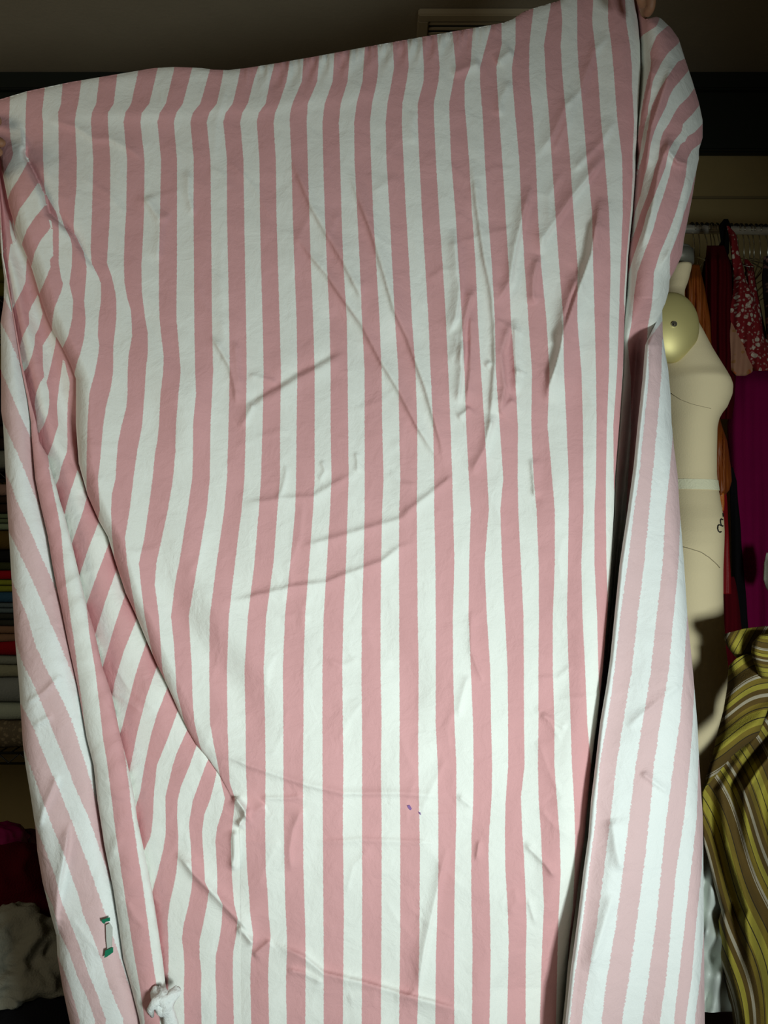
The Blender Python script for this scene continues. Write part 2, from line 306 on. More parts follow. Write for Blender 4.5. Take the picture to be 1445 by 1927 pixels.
REV = {0: P(610,3, 643,20, 673,33, 700,42), -1: P(699,3, 716,10, 756,27, 792,43, 822,57), -2: P(799,8, 831,23, 867,39, 898,51, 936,67, 967,78),
 -3: P(889,10, 917,23, 943,31, 975,47, 1010,62, 1043,76, 1103,103), -4: P(1003,18, 1043,38, 1080,55, 1119,73, 1166,93, 1212,113, 1252,129),
 -5: P(1103,27, 1156,50, 1212,66, 1256,86, 1302,110, 1352,133, 1389,146, 1435,160), -6: P(1209,30, 1249,43, 1295,66, 1342,86, 1392,106, 1440,125, 1493,146, 1536,166, 1573,179, 1613,193),
 -7: P(1332,43, 1369,63, 1415,81, 1440,91, 1483,110, 1540,133, 1593,153, 1646,173, 1692,189, 1722,199), -8: P(1400,40, 1440,56, 1506,80, 1560,100, 1606,120, 1646,133, 1679,146, 1719,156, 1759,173, 1812,193, 1859,206, 1905,226),
 -9: P(1543,63, 1586,80, 1646,103, 1699,116, 1739,133, 1782,150, 1832,166, 1872,183, 1920,199), -10: P(1666,80, 1706,100, 1752,110, 1792,130, 1839,146, 1882,166, 1920,179),
 -11: P(1809,113, 1852,130, 1895,143, 1920,150), -12: P(1900,118, 1927,130)}
HEM = {0: P(150,-30, 900,55, 1927,150), 1: P(150,60, 870,92, 881,92, 920,99, 960,108, 1000,115, 1060,120, 1103,125, 1143,130, 1209,140, 1292,150, 1325,155, 1392,163, 1440,174, 1927,250),
 2: P(150,80, 1000,150, 1139,163, 1193,168, 1259,179, 1325,187, 1392,194, 1438,202, 1540,214, 1606,223, 1706,237.5, 1805,253.5, 1865,264, 1920,272),
 3: P(150,120, 1000,170, 1380,228, 1440,237.5, 1540,249, 1606,259, 1706,274, 1805,286, 1865,296, 1920,301), 4: P(150,200, 1927,360)}
def S(*a):                                           # sleeve borders: row, x inside the 860.. crop at 3.01 px per px
    return np.array([(r/3.01, 860+x/3.01) for r, x in zip(a[::2], a[1::2])])
def S2(*a): return np.array([(480+r/3.01, 860+x/3.01) for r, x in zip(a[::2], a[1::2])])
J = lambda *q: np.concatenate(q)
SLV = {-6: S(100,1000, 200,1030, 240,1000), -5: S(80,1210, 100,1150, 150,1130, 200,1045, 230,1030), -4: S(130,1240, 150,1185, 200,1130, 250,1110, 300,1092, 350,1100, 400,1095, 450,1080, 500,1070, 550,1060, 600,1050, 650,1045, 700,1038, 800,1020),
 -3: S(200,1290, 250,1250, 300,1195, 350,1160, 400,1135, 450,1110, 500,1100, 550,1095, 600,1085, 650,1080, 700,1065, 750,1055, 800,1045, 850,1040, 900,1030, 950,1020, 1000,1012),
 -2: S(330,1300, 350,1250, 400,1215, 450,1180, 500,1150, 550,1125, 600,1100, 650,1092, 700,1085, 750,1075, 800,1068, 850,1058, 900,1045, 950,1028, 1000,1015, 1100,1003),
 -1: S(350,1330, 400,1310, 450,1270, 500,1225, 550,1200, 600,1185, 650,1160, 700,1135, 750,1115, 800,1100, 850,1090, 900,1085, 950,1075, 1000,1060, 1100,1040, 1204,1005, 1300,990),
 0: S(500,1345, 550,1310, 600,1255, 650,1225, 700,1200, 750,1165, 800,1150, 850,1145, 900,1140, 950,1120, 1000,1110, 1100,1080, 1204,1040, 1300,1010, 1400,970),
 1: J(S(580,1375, 600,1370, 650,1330, 700,1280, 750,1270, 800,1228, 850,1200, 900,1190, 950,1180, 1000,1160, 1100,1120, 1204,1075, 1300,1050, 1445,1000), S2(100,970, 200,958, 300,945, 400,935)),
 2: J(S(700,1392, 750,1345, 770,1305, 800,1292, 815,1265, 850,1250, 900,1225, 950,1210, 1000,1200, 1100,1170, 1204,1135, 1300,1110, 1445,1055), S2(100,1020, 200,1005, 300,995, 400,985, 500,965, 700,985, 1000,985, 1400,960)),
 3: J(S(800,1400, 850,1330, 900,1305, 950,1300, 1000,1295, 1100,1270, 1204,1240, 1300,1205, 1445,1145), S2(100,1115, 200,1110, 300,1100, 400,1080, 500,1075, 1000,1090, 1400,1090)),
 4: J(S(900,1380, 1000,1345, 1100,1320, 1204,1285, 1300,1260, 1445,1205), S2(100,1205, 200,1215, 400,1250))}
FLAP = {}
for y, xs in [(583,[1262,1276,1290]), (640,[1220,1246,1262]), (713,[1220.5,1244,1264]), (812,[1210.5,1235.5,1267]), (900,[1202,1227,1259,1276]), (960,[1193,1221.5,1252,1281]), (1060,[1181,1212,1247,1277,1292]),
              (1160,[1167,1199.5,1235.5,1267,1293]), (1260,[1156.7,1189,1225,1258.7,1287,1308]), (1360,[1142,1172,1209,1242,1279,1303.5,1318]),
              (1440,[1128,1160,1196,1230,1267,1298,1314]), (1540,[1121,1148,1184,1222,1253.7,1287,1311,1325]), (1640,[1108.5,1136,1172,1210.5,1244,1272,1300,1320,1332]),
              (1740,[1096,1122.5,1159,1197,1234,1262.7,1288.6,1310,1325]), (1840,[1081,1106,1142,1184,1220.5,1253.7,1277,1302,1317]), (1920,[1072.6,1094,1132,1170.6,1209,1242,1268.6,1290,1307])]:
    for i, x in enumerate(xs): FLAP.setdefault(i, []).append((y, x))
FLAP = {k: np.array(v) for k, v in FLAP.items()}

def ufield(edges, X, Yp):
    """stripe coordinate of every grid vertex, row by row"""
    ks = sorted(edges); rows = Yp.shape[0]; U = np.zeros_like(X)
    yc = np.clip(Yp, -60, 1919)
    xs = np.stack([lin(edges[k], yc[:, 0]) for k in ks])               # K x rows, evaluated at the row's nominal height
    lo = np.array([edges[k][:, 0].min() for k in ks]); hi = np.array([edges[k][:, 0].max() for k in ks])
    for r in range(rows):
        y = yc[r, 0]; v = xs[:, r].copy(); t = (y >= lo-1) & (y <= hi+1)
        if t.any():
            ti = np.where(t)[0]
            for i in range(len(ks)):
                if not t[i]:
                    a = ti[ti < i]; b = ti[ti > i]
                    if len(a): v[i] = max(v[i], v[a[-1]]+.5*(i-a[-1]))
                    if len(b): v[i] = min(v[i], v[b[0]]-.5*(b[0]-i))
        v = np.maximum.accumulate(v + np.arange(len(ks))*1e-3)
        for i in range(len(v)-1):
            if t[i] and t[i+1] and v[i+1]-v[i] < 1.6: v[i+1] = v[i]+1e-4
        kk = np.array(ks, float)
        v = np.concatenate([[v[0]-60], v, [v[-1]+60]]); kk = np.concatenate([[kk[0]-1.99], kk, [kk[-1]+1.99]])
        U[r] = np.interp(X[r], v, kk)
    return U

ytop = P(-30,196, 0,187, 50,172, 130,155, 230,138, 290,128, 330,126, 380,128, 400,131, 430,132, 470,127, 520,119, 600,105, 690,88, 780,72, 860,58, 930,46, 950,42, 965,36, 985,22, 1015,12, 1050,2,
         1065,-8, 1120,-22, 1180,-26, 1196,-12, 1201,12, 1206,30, 1214,36, 1224,34, 1235,31, 1242,34, 1300,60)     # x, y

rowsy = np.concatenate([np.arange(-40, 1940, 3.0), np.arange(1945, 2451, 15.0)])
NR = len(rowsy)
segs = [('rev', silL, ropeL, 52), ('hem', ropeL, ropeR, 16), ('diag', ropeR, crL, 54), ('main', crL, edR, 400), ('slv', edR, None, 46), ('flap', None, silR, 76)]
bl = {}
bx = [lin(silL, rowsy, True), lin(ropeL, rowsy, True), lin(ropeR, rowsy, True), lin(crL, rowsy, True), lin(edR, rowsy, True)]
sr = lin(silR, rowsy, True)
fl = np.where(rowsy < 583, sr-.3, np.minimum(lin(flL, rowsy, True), sr-.3)); bx += [fl, sr]
for i in range(1, len(bx)): bx[i] = np.maximum(bx[i], bx[i-1]+.05)

def segdist(px, py, pts):
    """distance to a polyline and on which side of it (right-hand side of its course = positive)"""
    best = np.full(px.shape, 1e9); side = np.zeros(px.shape); along = np.zeros(px.shape)
    L = np.sqrt(((pts[1:]-pts[:-1])**2).sum(1)); tot = L.sum(); acc = 0
    for i in range(len(pts)-1):
        a = pts[i]; d = pts[i+1]-a; n2 = (d**2).sum()+1e-9
        t = np.clip(((px-a[0])*d[0]+(py-a[1])*d[1])/n2, 0, 1)
        dx = px-(a[0]+t*d[0]); dy = py-(a[1]+t*d[1]); q = np.sqrt(dx*dx+dy*dy)
        m = q < best
        best = np.where(m, q, best); side = np.where(m, np.sign(d[0]*dy-d[1]*dx), side); along = np.where(m, (acc+t*L[i])/tot, along); acc += L[i]
    return best, side, along
# wrinkles: height in mm, fall-off in px on the left and right side of the line, then x,y points
WR = [
 (2.8, 8, 22, 463,772, 496,749, 528,732, 559,712, 591,696, 621,679, 654,663),
 (-2.4, 16, 7, 455,765, 496,741, 528,722, 559,702, 591,687, 621,670, 640,660),
 (3.5, 18, 5, 549,432, 586,482, 616,518, 649,566, 682,613, 715,676, 749,732, 785,802, 818,855, 833,879),
 (3.2, 16, 5, 546,292, 586,389, 616,442, 646,492, 675,550, 692,580),
 (4.2, 20, 5, 656,322, 676,376, 699,435, 719,502, 742,583, 765,633, 782,679, 799,726, 814,779, 829,832, 835,879),
 (3.5, 5, 16, 855,430, 860,500, 865,543, 858,600, 842,630),
 (1.5, 6, 6, 466,706, 495,712, 523,721),
 (2.2, 7, 12, 456,949, 523,939, 589,935, 626,912, 672,889),
 (1.5, 5, 5, 540,875, 537,900, 530,925, 520,940), (1.8, 5, 5, 605,866, 612,885, 600,905), (1.8, 5, 5, 670,850, 673,870, 672,890),
 (2.4, 6, 12, 563,1030, 616,1016, 686,996, 752,977, 782,960),
 (2.6, 6, 12, 433,1133, 506,1116, 543,1106, 613,1096, 646,1083, 682,1070, 719,1056, 752,1030, 785,1020),
 (2.4, 6, 12, 752,972, 785,948, 819,922, 855,892),
 (2.2, 14, 5, 90,225, 143,240, 176,262, 206,262, 239,279, 271,302),
 (2.5, 12, 5, 272,372, 292,402, 302,419), (2.2, 5, 12, 322,399, 304,419, 300,450, 296,492), (2.2, 5, 9, 355,320, 355,366, 364,406),
 (2.8, 12, 5, 399,633, 432,689, 443,733, 443,762), (2.0, 5, 8, 443,640, 447,700, 452,730), (1.8, 6, 10, 478,757, 465,785, 452,805),
 (3.0, 5, 14, 1146,66, 1119,96, 1092,173, 1066,199, 1039,256, 1009,299),
 (3.8, 5, 18, 1139,292, 1106,335, 1076,372, 1046,415, 1023,448, 1016,480),
 (2.6, 5, 14, 1160,225, 1130,270, 1100,300, 1075,325),
 (2.4, 6, 12, 961,153, 946,180, 941,193, 940,219), (2.0, 6, 12, 1080,180, 1068,230, 1040,290),
 (3.2, 14, 5, 885,299, 893,345, 897,385, 910,480, 923,540, 930,613, 931,679, 925,760, 918,830),
 (4.2, 5, 14, 1000,352, 986,399, 970,465, 960,530, 945,556, 931,573),
 (8.0, 22, 9, 1132,370, 1122,420, 1112,480, 1089,546, 1066,613, 1049,679, 1033,729, 1028,759),
 (4.0, 6, 14, 1089,513, 1070,560, 1059,596, 1056,653),
 (3.6, 5, 12, 1016,480, 1005,520, 1003,546, 1006,573),
 (3.5, 5, 12, 898,540, 886,560, 875,600, 870,640, 865,690),
 (3.0, 12, 5, 886,580, 886,640, 885,696, 877,762),
 (3.5, 5, 12, 960,606, 943,666, 950,729, 940,779), (3.0, 5, 10, 970,600, 971,660, 973,713, 970,742), (2.0, 5, 5, 912,690, 925,680), (2, 5, 5, 973,705, 978,695),
 (3.0, 5, 12, 930,780, 920,812, 913,845, 887,892), (2.6, 10, 5, 1000,862, 1004,900, 1006,938),
 (2.0, 6, 10, 940,780, 955,762, 968,750),
 (3.0, 5, 10, 872,640, 868,700, 862,760), (2.2, 5, 8, 860,786, 876,775, 884,765),
 (2.4, 12, 6, 389,1420, 432,1425, 466,1440, 533,1463, 573,1476, 646,1493, 752,1493, 842,1500),
 (1.6, 6, 8, 596,1586, 679,1580, 752,1583, 825,1586), (1.6, 5, 5, 490,1502, 540,1502, 573,1498),
 (2.8, 6, 14, 842,1593, 830,1640, 822,1679, 799,1782, 785,1872),
 (5.0, 16, 6, 332,1603, 365,1646, 395,1676, 419,1702, 449,1732, 475,1759),
 (4.0, 8, 6, 445,1745, 460,1757, 477,1778),
 (2.4, 6, 10, 476,1799, 495,1783, 510,1769),
 (3.0, 6, 14, 510,1772, 573,1802, 609,1832, 682,1849, 785,1879, 880,1905),
 (2.0, 5, 8, 540,1825, 573,1832, 609,1850),
 (7.0, 6, 8, 441,1500, 455,1518, 466,1536), (6.0, 6, 6, 466,1533, 452,1548, 447,1556), (5.0, 5, 8, 442,1560, 443,1600, 438,1640),
 (2.5, 6, 14, 499,1515, 480,1530, 460,1543), (2.2, 6, 12, 570,1520, 552,1560, 545,1600, 548,1640),
 (1.8, 6, 8, 887,1150, 887,1226, 910,1286), (1.6, 8, 5, 1016,1345, 1040,1356, 1066,1372), (2.0, 5, 12, 882,1270, 870,1310, 862,1350),
 (2.4, 8, 5, 986,1586, 1026,1626, 1046,1653), (1.8, 6, 6, 860,1496, 890,1520), (2.0, 5, 5, 902,1580, 896,1620), (1.6, 6, 6, 993,1690, 1008,1740),
 (2.2, 10, 5, 1205,1453, 1232,1474, 1259,1493), (2.0, 6, 12, 1290,1280, 1240,1320, 1180,1370), (3.0, 14, 14, 1150,1540, 1160,1600, 1170,1640), (3.0, 10, 16, 1155,1680, 1130,1760, 1110,1830),
 (3.0, 5, 10, 110,1457, 83,1523, 73,1563), (4.5, 5, 16, 130,1546, 123,1600, 110,1673, 106,1722, 108,1762),
 (1.8, 6, 6, 45,1325, 80,1305, 115,1270), (1.8, 6, 6, 60,1368, 100,1345), (1.5, 5, 8, 203,1298, 240,1320, 268,1340),
 # sleeve
 (6, 16, 6, 1228,110, 1222,160, 1205,220, 1198,290), (6, 14, 6, 1265,120, 1245,180, 1225,240, 1212,330), (5, 12, 6, 1262,250, 1240,320, 1225,400, 1205,470),
 (5, 8, 6, 1260,265, 1258,285, 1275,305, 1300,312), (4, 10, 8, 1300,320, 1285,400, 1262,470, 1240,510),
 # top elastic and kinks
 (4.0, 30, 16, 20,214, 110,213, 175,212, 240,212, 300,210, 365,208, 430,198, 480,203, 540,190, 600,182, 640,184, 700,168, 760,150),
 (3.0, 12, 8, 850,140, 885,126, 905,118), (3.0, 10, 8, 935,120, 950,105, 965,95),
 # wide soft folds
 (8, 60, 34, 150,440, 175,500, 205,540, 246,600, 290,660, 332,720, 352,800, 330,900),
 (-6, 30, 40, 170,480, 200,532, 246,588, 276,618, 306,648, 332,690, 365,735),
 (-7, 34, 30, 262,1060, 325,1140, 360,1190, 400,1240, 440,1290, 470,1340, 480,1400),
 (7, 40, 40, 300,900, 350,1050, 410,1150, 480,1250, 540,1350),
 (-5, 40, 40, 640,1080, 700,1150, 760,1250, 800,1400), (-6, 40, 30, 1060,1660, 1010,1740, 960,1820, 920,1930),  # second one is a dent put in for the soft shade at lower right
 (-4, 40, 40, 560,560, 700,640, 850,650), (5, 50, 40, 560,260, 620,420, 700,560, 760,720), (5, 50, 40, 1060,800, 1040,1000, 1060,1200),
 (-4, 40, 30, 990,560, 960,640, 930,760),
]
_r = random.Random(11)
for _ in range(90):                                  # faint creases all over the cloth
    cx_, cy_ = _r.uniform(120, 1130), _r.uniform(220, 1880); an = _r.choice([_r.uniform(-.6, .1), _r.uniform(.5, 1.3), _r.uniform(1.5, 2.1)]); ln = _r.uniform(25, 75); bn = _r.uniform(-14, 14)
    WR.append((_r.uniform(.35, 1.0), _r.uniform(5, 8), _r.uniform(7, 16), cx_-ln*math.cos(an), cy_-ln*math.sin(an), cx_-bn*math.sin(an), cy_+bn*math.cos(an), cx_+ln*math.cos(an), cy_+ln*math.sin(an)))
def relief(seg, X, Yp):
    s = np.zeros_like(X); h = np.zeros_like(X)
    L, R = lin_l, lin_r
    dL = X-L[:, None]; dR = R[:, None]-X; W = (R-L)[:, None]
    y = Yp
    if seg == 'rev':
        h += .012 - .03*np.exp(-dL/9) - .022*np.exp(-dR/16) + .004*np.sin(y/90.)*np.clip(dL/60, 0, 1)
    if seg == 'hem':
        t = np.clip(dL/np.maximum(W, 1), 0, 1); k = np.clip((y-560)/300, 0, 1)
        h += k*(.004+.016*np.sqrt(np.clip(4*t*(1-t), 0, 1))*np.clip(W/60, .15, 1)) + (1-k)*(-.012)
        h += k*.0012*np.sin(y/7.+3*t)*t
    if seg == 'diag':
        k = np.clip((1500-y)/250, 0, 1)
        h += -.014*k - .004 - .012*k*np.exp(-dR/14) - .006*np.exp(-dL/8)
        h += .010*k*np.sin(np.clip(dL/np.maximum(W, 1), 0, 1)*math.pi*(2.2-1.2*np.clip((y-740)/160, 0, 1)))*np.clip(W/70, 0, 1)
    if seg == 'main':
        k = np.clip((1490-y)/350, 0, 1)*np.clip((y-250)/120, 0, 1)
        round_ = np.sqrt(np.clip(1-(1-np.clip(dL/26, 0, 1))**2, 0, 1))
        h += k*(-.020+.040*round_) - k*.020*(1-np.exp(-np.clip(dL-26, 0, 1e9)/110))
        h += -(1-k)*.004*np.exp(-dL/30)
        h += -.016*np.exp(-dR/7) + .006*np.exp(-(dR-40)**2/900)
        low = np.clip((y-1430)/200, 0, 1); h += -.020*low*np.exp(-dR/26)
        l2 = np.clip((y-1600)/260, 0, 1); q_ = 150*l2-dR; h += -.00040*np.where(q_ > 0, q_*q_/(np.abs(q_)+14), 0)  # dip tilts the cloth away, shaped to darken it like the flap's shadow
        # the cut-back fold beginning at the left hand
        c, sd, al = segdist(X, y, np.array([(48,285),(50,296),(71,339),(84,366),(93,400),(110,415),(138,440),(160,480),(190,520)], float))
        fade = np.clip((1-al)*1.6, 0, 1)
        h += fade*np.where(sd > 0, .022*(1-np.exp(-c/5))*np.exp(-c/45)-.012*np.exp(-c/5), -.012*np.exp(-c/7)-.006*np.exp(-c/30)+.006)*np.exp(-(c/70)**2)
    if seg == 'slv':
        t = np.clip(dL/np.maximum(W, 1), 0, 1); k = np.clip((y-560)/120, 0, 1)
        up = -.034*np.exp(-dL/12)+.004+.016*np.sin(math.pi*np.clip(t, 0, 1)) - .030*np.exp(-dR/10)
        dn = -.085+.02*np.sin(t*math.pi*2+1)
        dn2 = -.05
        k2 = np.clip((y-1300)/200, 0, 1)
        h += up*(1-k)+(dn*(1-k2)+dn2*k2)*k
    if seg == 'flap':
        k = np.clip((y-590)/60, 0, 1)
        h += k*(.018+.004*np.exp(-((dL-7)/4)**2)-.006*np.exp(-dL/2.5)) - .032*np.exp(-dR/8) - .018*np.exp(-dR/40)
        h += .006*np.sin(dL/38.+y/260.)*np.clip(dL/50, 0, 1)
        h += -.03*(1-k)
    return h
allv = []; alluv = []; mats = []; cols = 0; grid = []
names = ['rev', 'hem', 'diag', 'main', 'slv', 'flap']; ncol = [52, 18, 54, 400, 46, 76]
edges_of = {'rev': REV, 'hem': HEM, 'diag': D, 'main': MAIN, 'slv': SLV, 'flap': FLAP}
slot_of = {'rev': 1, 'hem': 0, 'diag': 0, 'main': 0, 'slv': 0, 'flap': 1}
GX, GY, GH, GU, GM = [], [], [], [], []
for si, nme in enumerate(names):
    n = ncol[si]; lin_l, lin_r = bx[si], bx[si+1]
    t = np.linspace(0, 1, n)[None, :]
    X = lin_l[:, None]+(lin_r-lin_l)[:, None]*t; Yp = np.repeat(rowsy[:, None], n, 1)
    U = ufield(edges_of[nme], X, Yp)
    top = np.interp(X, ytop[:, 0], ytop[:, 1])
    Yc = np.maximum(Yp, top)
    above = Yp < top                                 # rows above the sheet's top edge fold onto that edge
    # stripe coordinate on the edge itself = the one of the first row below it
    first = np.argmax(~above, axis=0); 
    for c in range(n):
        if first[c] > 0: U[:first[c], c] = U[first[c], c]
    H = relief(nme, X, Yc)
    GX.append(X); GY.append(Yc); GH.append(H); GU.append(U); GM.append(slot_of[nme])
X = np.concatenate(GX, 1); Yp = np.concatenate(GY, 1); H = np.concatenate(GH, 1); U = np.concatenate(GU, 1)
segid = np.concatenate([np.full(n, i) for i, n in enumerate(ncol)])
smt = segid[None, :].repeat(NR, 0)
for wdef in WR:
    amp, wl, wr = wdef[:3]; pts = np.array(wdef[3:], float).reshape(-1, 2)
    m = 3.2*max(wl, wr)+10
    sel = (X > pts[:, 0].min()-m) & (X < pts[:, 0].max()+m) & (Yp > pts[:, 1].min()-m) & (Yp < pts[:, 1].max()+m)
    if not sel.any(): continue
    d, s, al = segdist(X[sel], Yp[sel], pts)
    wid = np.where(s > 0, wr, wl)
    big = max(wl, wr) >= 28
    pr = np.exp(-(d/wid)**2) if big else 1/(1+(d/wid)**2)*np.exp(-d/(3*wid))
    ends = np.clip(np.minimum(al, 1-al)*(4 if big else 7), 0, 1) if len(pts) > 2 else np.clip(np.minimum(al, 1-al)*4, 0, 1)
    mx_, my_ = pts[:, 0].mean(), pts[:, 1].mean()
    H[sel] += amp*(.0011 if big else .0032 if (850 < mx_ < 1150 and 300 < my_ < 900) else .0024)*pr*ends
# gathered elastic along the top
top = np.interp(X, ytop[:, 0], ytop[:, 1]); dt = Yp-top
g = np.exp(-np.clip(dt, 0, 1e9)/16.)*np.clip((X-430)/60, 0, 1)*np.clip((950-X)/40, 0, 1)
H += g*.0030*(np.sin(X/1.9+2*np.sin(X/23.))+.6*np.sin(X/3.1+1+dt/9.))
g2 = np.exp(-((dt-22)/22.)**2)*np.clip((X-450)/60, 0, 1)*np.clip((900-X)/40, 0, 1)
H += g2*.0028*np.sin(X/5.3+1.5*np.sin(X/31.)+dt/14.)
H += -.006*np.exp(-np.clip(dt, 0, 1e9)/5.)                      # the edge rolls away
# gentle irregular sag and crumple over the whole cloth
def sn(a, b, seed):
    r = np.random.RandomState(seed); o = np.zeros_like(a)
    for _ in range(7):
        th = r.uniform(0, math.pi); f = r.uniform(.6, 1.6)
        o += np.sin((a*math.cos(th)+b*math.sin(th))*f+r.uniform(0, 6))
    return o/7
H += .0075*sn(X/85., Yp/140., 3)+.0030*sn(X/24., Yp/34., 5)+.0011*sn(X/10., Yp/12., 9)
Ybase = np.interp(Yp, [-60, 250, 900, 1500, 1927, 2450], [1.165, 1.145, 1.09, 1.03, 1.0, .985])
SY = Ybase-H
VX = (X-CX)/F*SY; VZ = CZ-(Yp-CY)/F*SY
verts = np.stack([VX, SY, VZ], 2).reshape(-1, 3)
NC = X.shape[1]
i0 = (np.arange(NR-1)[:, None]*NC+np.arange(NC-1)[None, :])
quads = np.stack([i0, i0+NC, i0+NC+1, i0+1], 2).reshape(-1, 4)
ys = Yp.reshape(-1)
good = ~((np.abs(ys[quads[:, 0]]-ys[quads[:, 1]]) < .02) & (np.abs(ys[quads[:, 2]]-ys[quads[:, 3]]) < .02))
colseg = np.repeat(segid[None, :-1], NR-1, 0).reshape(-1)
uf = U.reshape(-1)
def panel(name, keep, slots, parent):
    q = quads[keep]; used = np.unique(q); mp = np.full(len(verts), -1); mp[used] = np.arange(len(used)); qq = mp[q]
    me = bpy.data.meshes.new(name)
    me.vertices.add(len(used)); me.vertices.foreach_set('co', verts[used].reshape(-1).astype(np.float32))
    me.loops.add(len(qq)*4); me.loops.foreach_set('vertex_index', qq.reshape(-1).astype(np.int32))
    me.polygons.add(len(qq)); me.polygons.foreach_set('loop_start', np.arange(0, len(qq)*4, 4, dtype=np.int32))
    me.polygons.foreach_set('loop_total', np.full(len(qq), 4, dtype=np.int32))
    me.update()
    uu = uf[q]; ref = uu[:, :1]; uu = uu - 2*np.round((uu-ref)/2)
    ref = np.round(ref/2)*0
    uvl = me.uv_layers.new(name='weave')
    vv = (ys[q]/300.)
    uvl.data.foreach_set('uv', np.stack([uu, vv], 2).reshape(-1).astype(np.float32))
    me.validate(); 
    o = link(name, me, slots, parent)
    return o
FRONT = stripes('striped_cotton_face', (.66, .35, .355), (.80, .81, .76), .08)
BACK = stripes('striped_cotton_reverse', (.70, .49, .49), (.80, .82, .80), .22)
sheet = tag(empty('bed_sheet', (0, 1.1, 0)), 'large pink and white striped cotton sheet held up and hanging down', 'sheet')
seg = colseg
panel('front_panel', good & ((seg == 3) | (seg == 2)), FRONT, sheet)
tag(panel('turned_back_side', good & (seg == 0), BACK, sheet), 'paler reverse side at the left')
panel('rolled_hem', good & (seg == 1), FRONT, sheet)
panel('gathered_corner', good & (seg == 4), FRONT, sheet)
tag(panel('side_flap', good & (seg == 5), BACK, sheet), 'paler reverse side at the right')
def sheetY(px, py):
    r = np.argmin(np.abs(rowsy-py)); c = np.argmin(np.abs(X[r]-px)); return SY[r, c]
# stitched white hem line, knot, care tag, ink marks
def slab(name, poly, mat, parent, off=.002, th=.0012):
    bm = bmesh.new(); fr = [at(px, py, sheetY(px, py)-off-th) for px, py in poly]; bk = [at(px, py, sheetY(px, py)-off) for px, py in poly]
    a = [bm.verts.new(p) for p in fr]; b = [bm.verts.new(p) for p in bk]
    bm.faces.new(a); bm.faces.new(b[::-1])
    for i in range(len(a)): bm.faces.new((a[i], b[i], b[(i+1) % len(a)], a[(i+1) % len(a)]))
    bmesh.ops.recalc_face_normals(bm, faces=bm.faces)
    return bm_obj(name, bm, mat, parent)
GREEN = fabric('green_print', (.012, .16, .085), var=.05)
TAGM = fabric('tag_cloth', (.45, .46, .42), var=.05)
ct = slab('care_tag', [(199,1741), (207,1737), (212,1745), (211,1785), (208,1797), (203,1796), (200,1770)], TAGM, sheet, .004)
slab('green_mark', [(191,1731), (207,1726), (207,1733), (199,1735), (196,1739), (192,1736)], GREEN, sheet, .006)
slab('green_mark', [(198,1789), (213,1782), (213,1792), (202,1800), (196,1803)], GREEN, sheet, .006)
INK = fabric('purple_stain', (.22, .12, .30), var=.05)
slab('stain', [(766,1516), (771,1515), (775,1522), (772,1525), (768,1521)], INK, sheet, .0008, .0003)
slab('stain', [(787,1527), (791,1529), (792,1534), (789,1532)], INK, sheet, .0008, .0003)
# knot in the hem
bm = bmesh.new()
kc = at(310, 1884, sheetY(310, 1884)-.012)
pts = []
for i in range(60):
    t = i/60*2*math.pi
    pts.append(kc+Vector((.010*math.sin(t)+.006*math.sin(2*t), -.008*math.cos(3*t), .013*math.cos(t)-.006*math.cos(2*t))))
tube(bm, pts, .0068, 12, closed=True)
tube(bm, [at(305,1862,kc.y), at(309,1880,kc.y-.006), at(316,1900,kc.y-.004), at(322,1925,kc.y+.002), at(326,1990,kc.y+.004)], [.006,.009,.007,.010,.012], 12)
tube(bm, [at(306,1878,kc.y-.006), at(293,1884,kc.y-.012), at(283,1900,kc.y-.008), at(286,1912,kc.y)], [.006,.006,.005,.003], 10)
for v in bm.verts: v.co += Vector((noise.noise(v.co*160), noise.noise(v.co*160+Vector((9, 0, 0))), noise.noise(v.co*160+Vector((0, 9, 0)))))*.0022
bm_obj('hem_knot', bm, fabric('white_cotton', (.78, .80, .78), bump=.5), sheet, True)

#PART2
# ================================================================ the person holding the sheet
SKIN = fabric('skin', (.30, .145, .075), rough=.6, var=.06, scale=30, bump=.15, bscale=120)
person = tag(empty('person', (-.1, 1.36, 0)), 'person behind the striped sheet holding it up by its corners', 'person')
def skin_obj(name, pts, edges, mat, parent, root=0, sub=2):
    me = bpy.data.meshes.new(name); me.from_pydata([p[0] for p in pts], edges, [])
    o = link(name, me, mat, parent, False)
    md = o.modifiers.new('Skin', 'SKIN'); md.use_smooth_shade = True
    for i, p in enumerate(pts):
        r = p[1]; sv = me.skin_vertices[0].data[i]; sv.radius = (r, r) if not isinstance(r, tuple) else r; sv.use_root = (i == root)
    s = o.modifiers.new('Subdivision', 'SUBSURF'); s.levels = sub; s.render_levels = sub
    return o
yb = 1.37
HR = at(1216, -62, 1.175); HL = at(-34, 238, 1.20)              # palms behind the two held corners
pts = [((-.1, yb, .95), (.15, .10)), ((-.1, yb, 1.15), (.125, .09)), ((-.1, yb, 1.32), (.15, .10)), ((-.1, yb, 1.42), (.09, .07)), ((-.1, yb, 1.50), .05), ((-.1, yb-.01, 1.585), (.07, .085)), ((-.1, yb-.01, 1.68), (.065, .08)),
       ((.07, yb, 1.42), .06), ((.24, yb-.02, 1.64), .042), (tuple(HR+Vector((-.01, .06, -.10))), .026), (tuple(HR+Vector((0, .02, 0))), (.030, .018)),
       ((-.27, yb, 1.41), .06), ((-.47, yb-.02, 1.47), .042), (tuple(HL+Vector((.02, .05, -.08))), .026), (tuple(HL+Vector((0, .015, 0))), (.030, .018)),
       ((-.01, yb, .86), .085), ((-.0, yb, .48), .056), ((0, yb+.01, .09), .036), ((.0, yb-.12, .035), .032),
       ((-.19, yb, .86), .085), ((-.2, yb, .48), .056), ((-.2, yb+.01, .09), .036), ((-.2, yb-.12, .035), .032)]
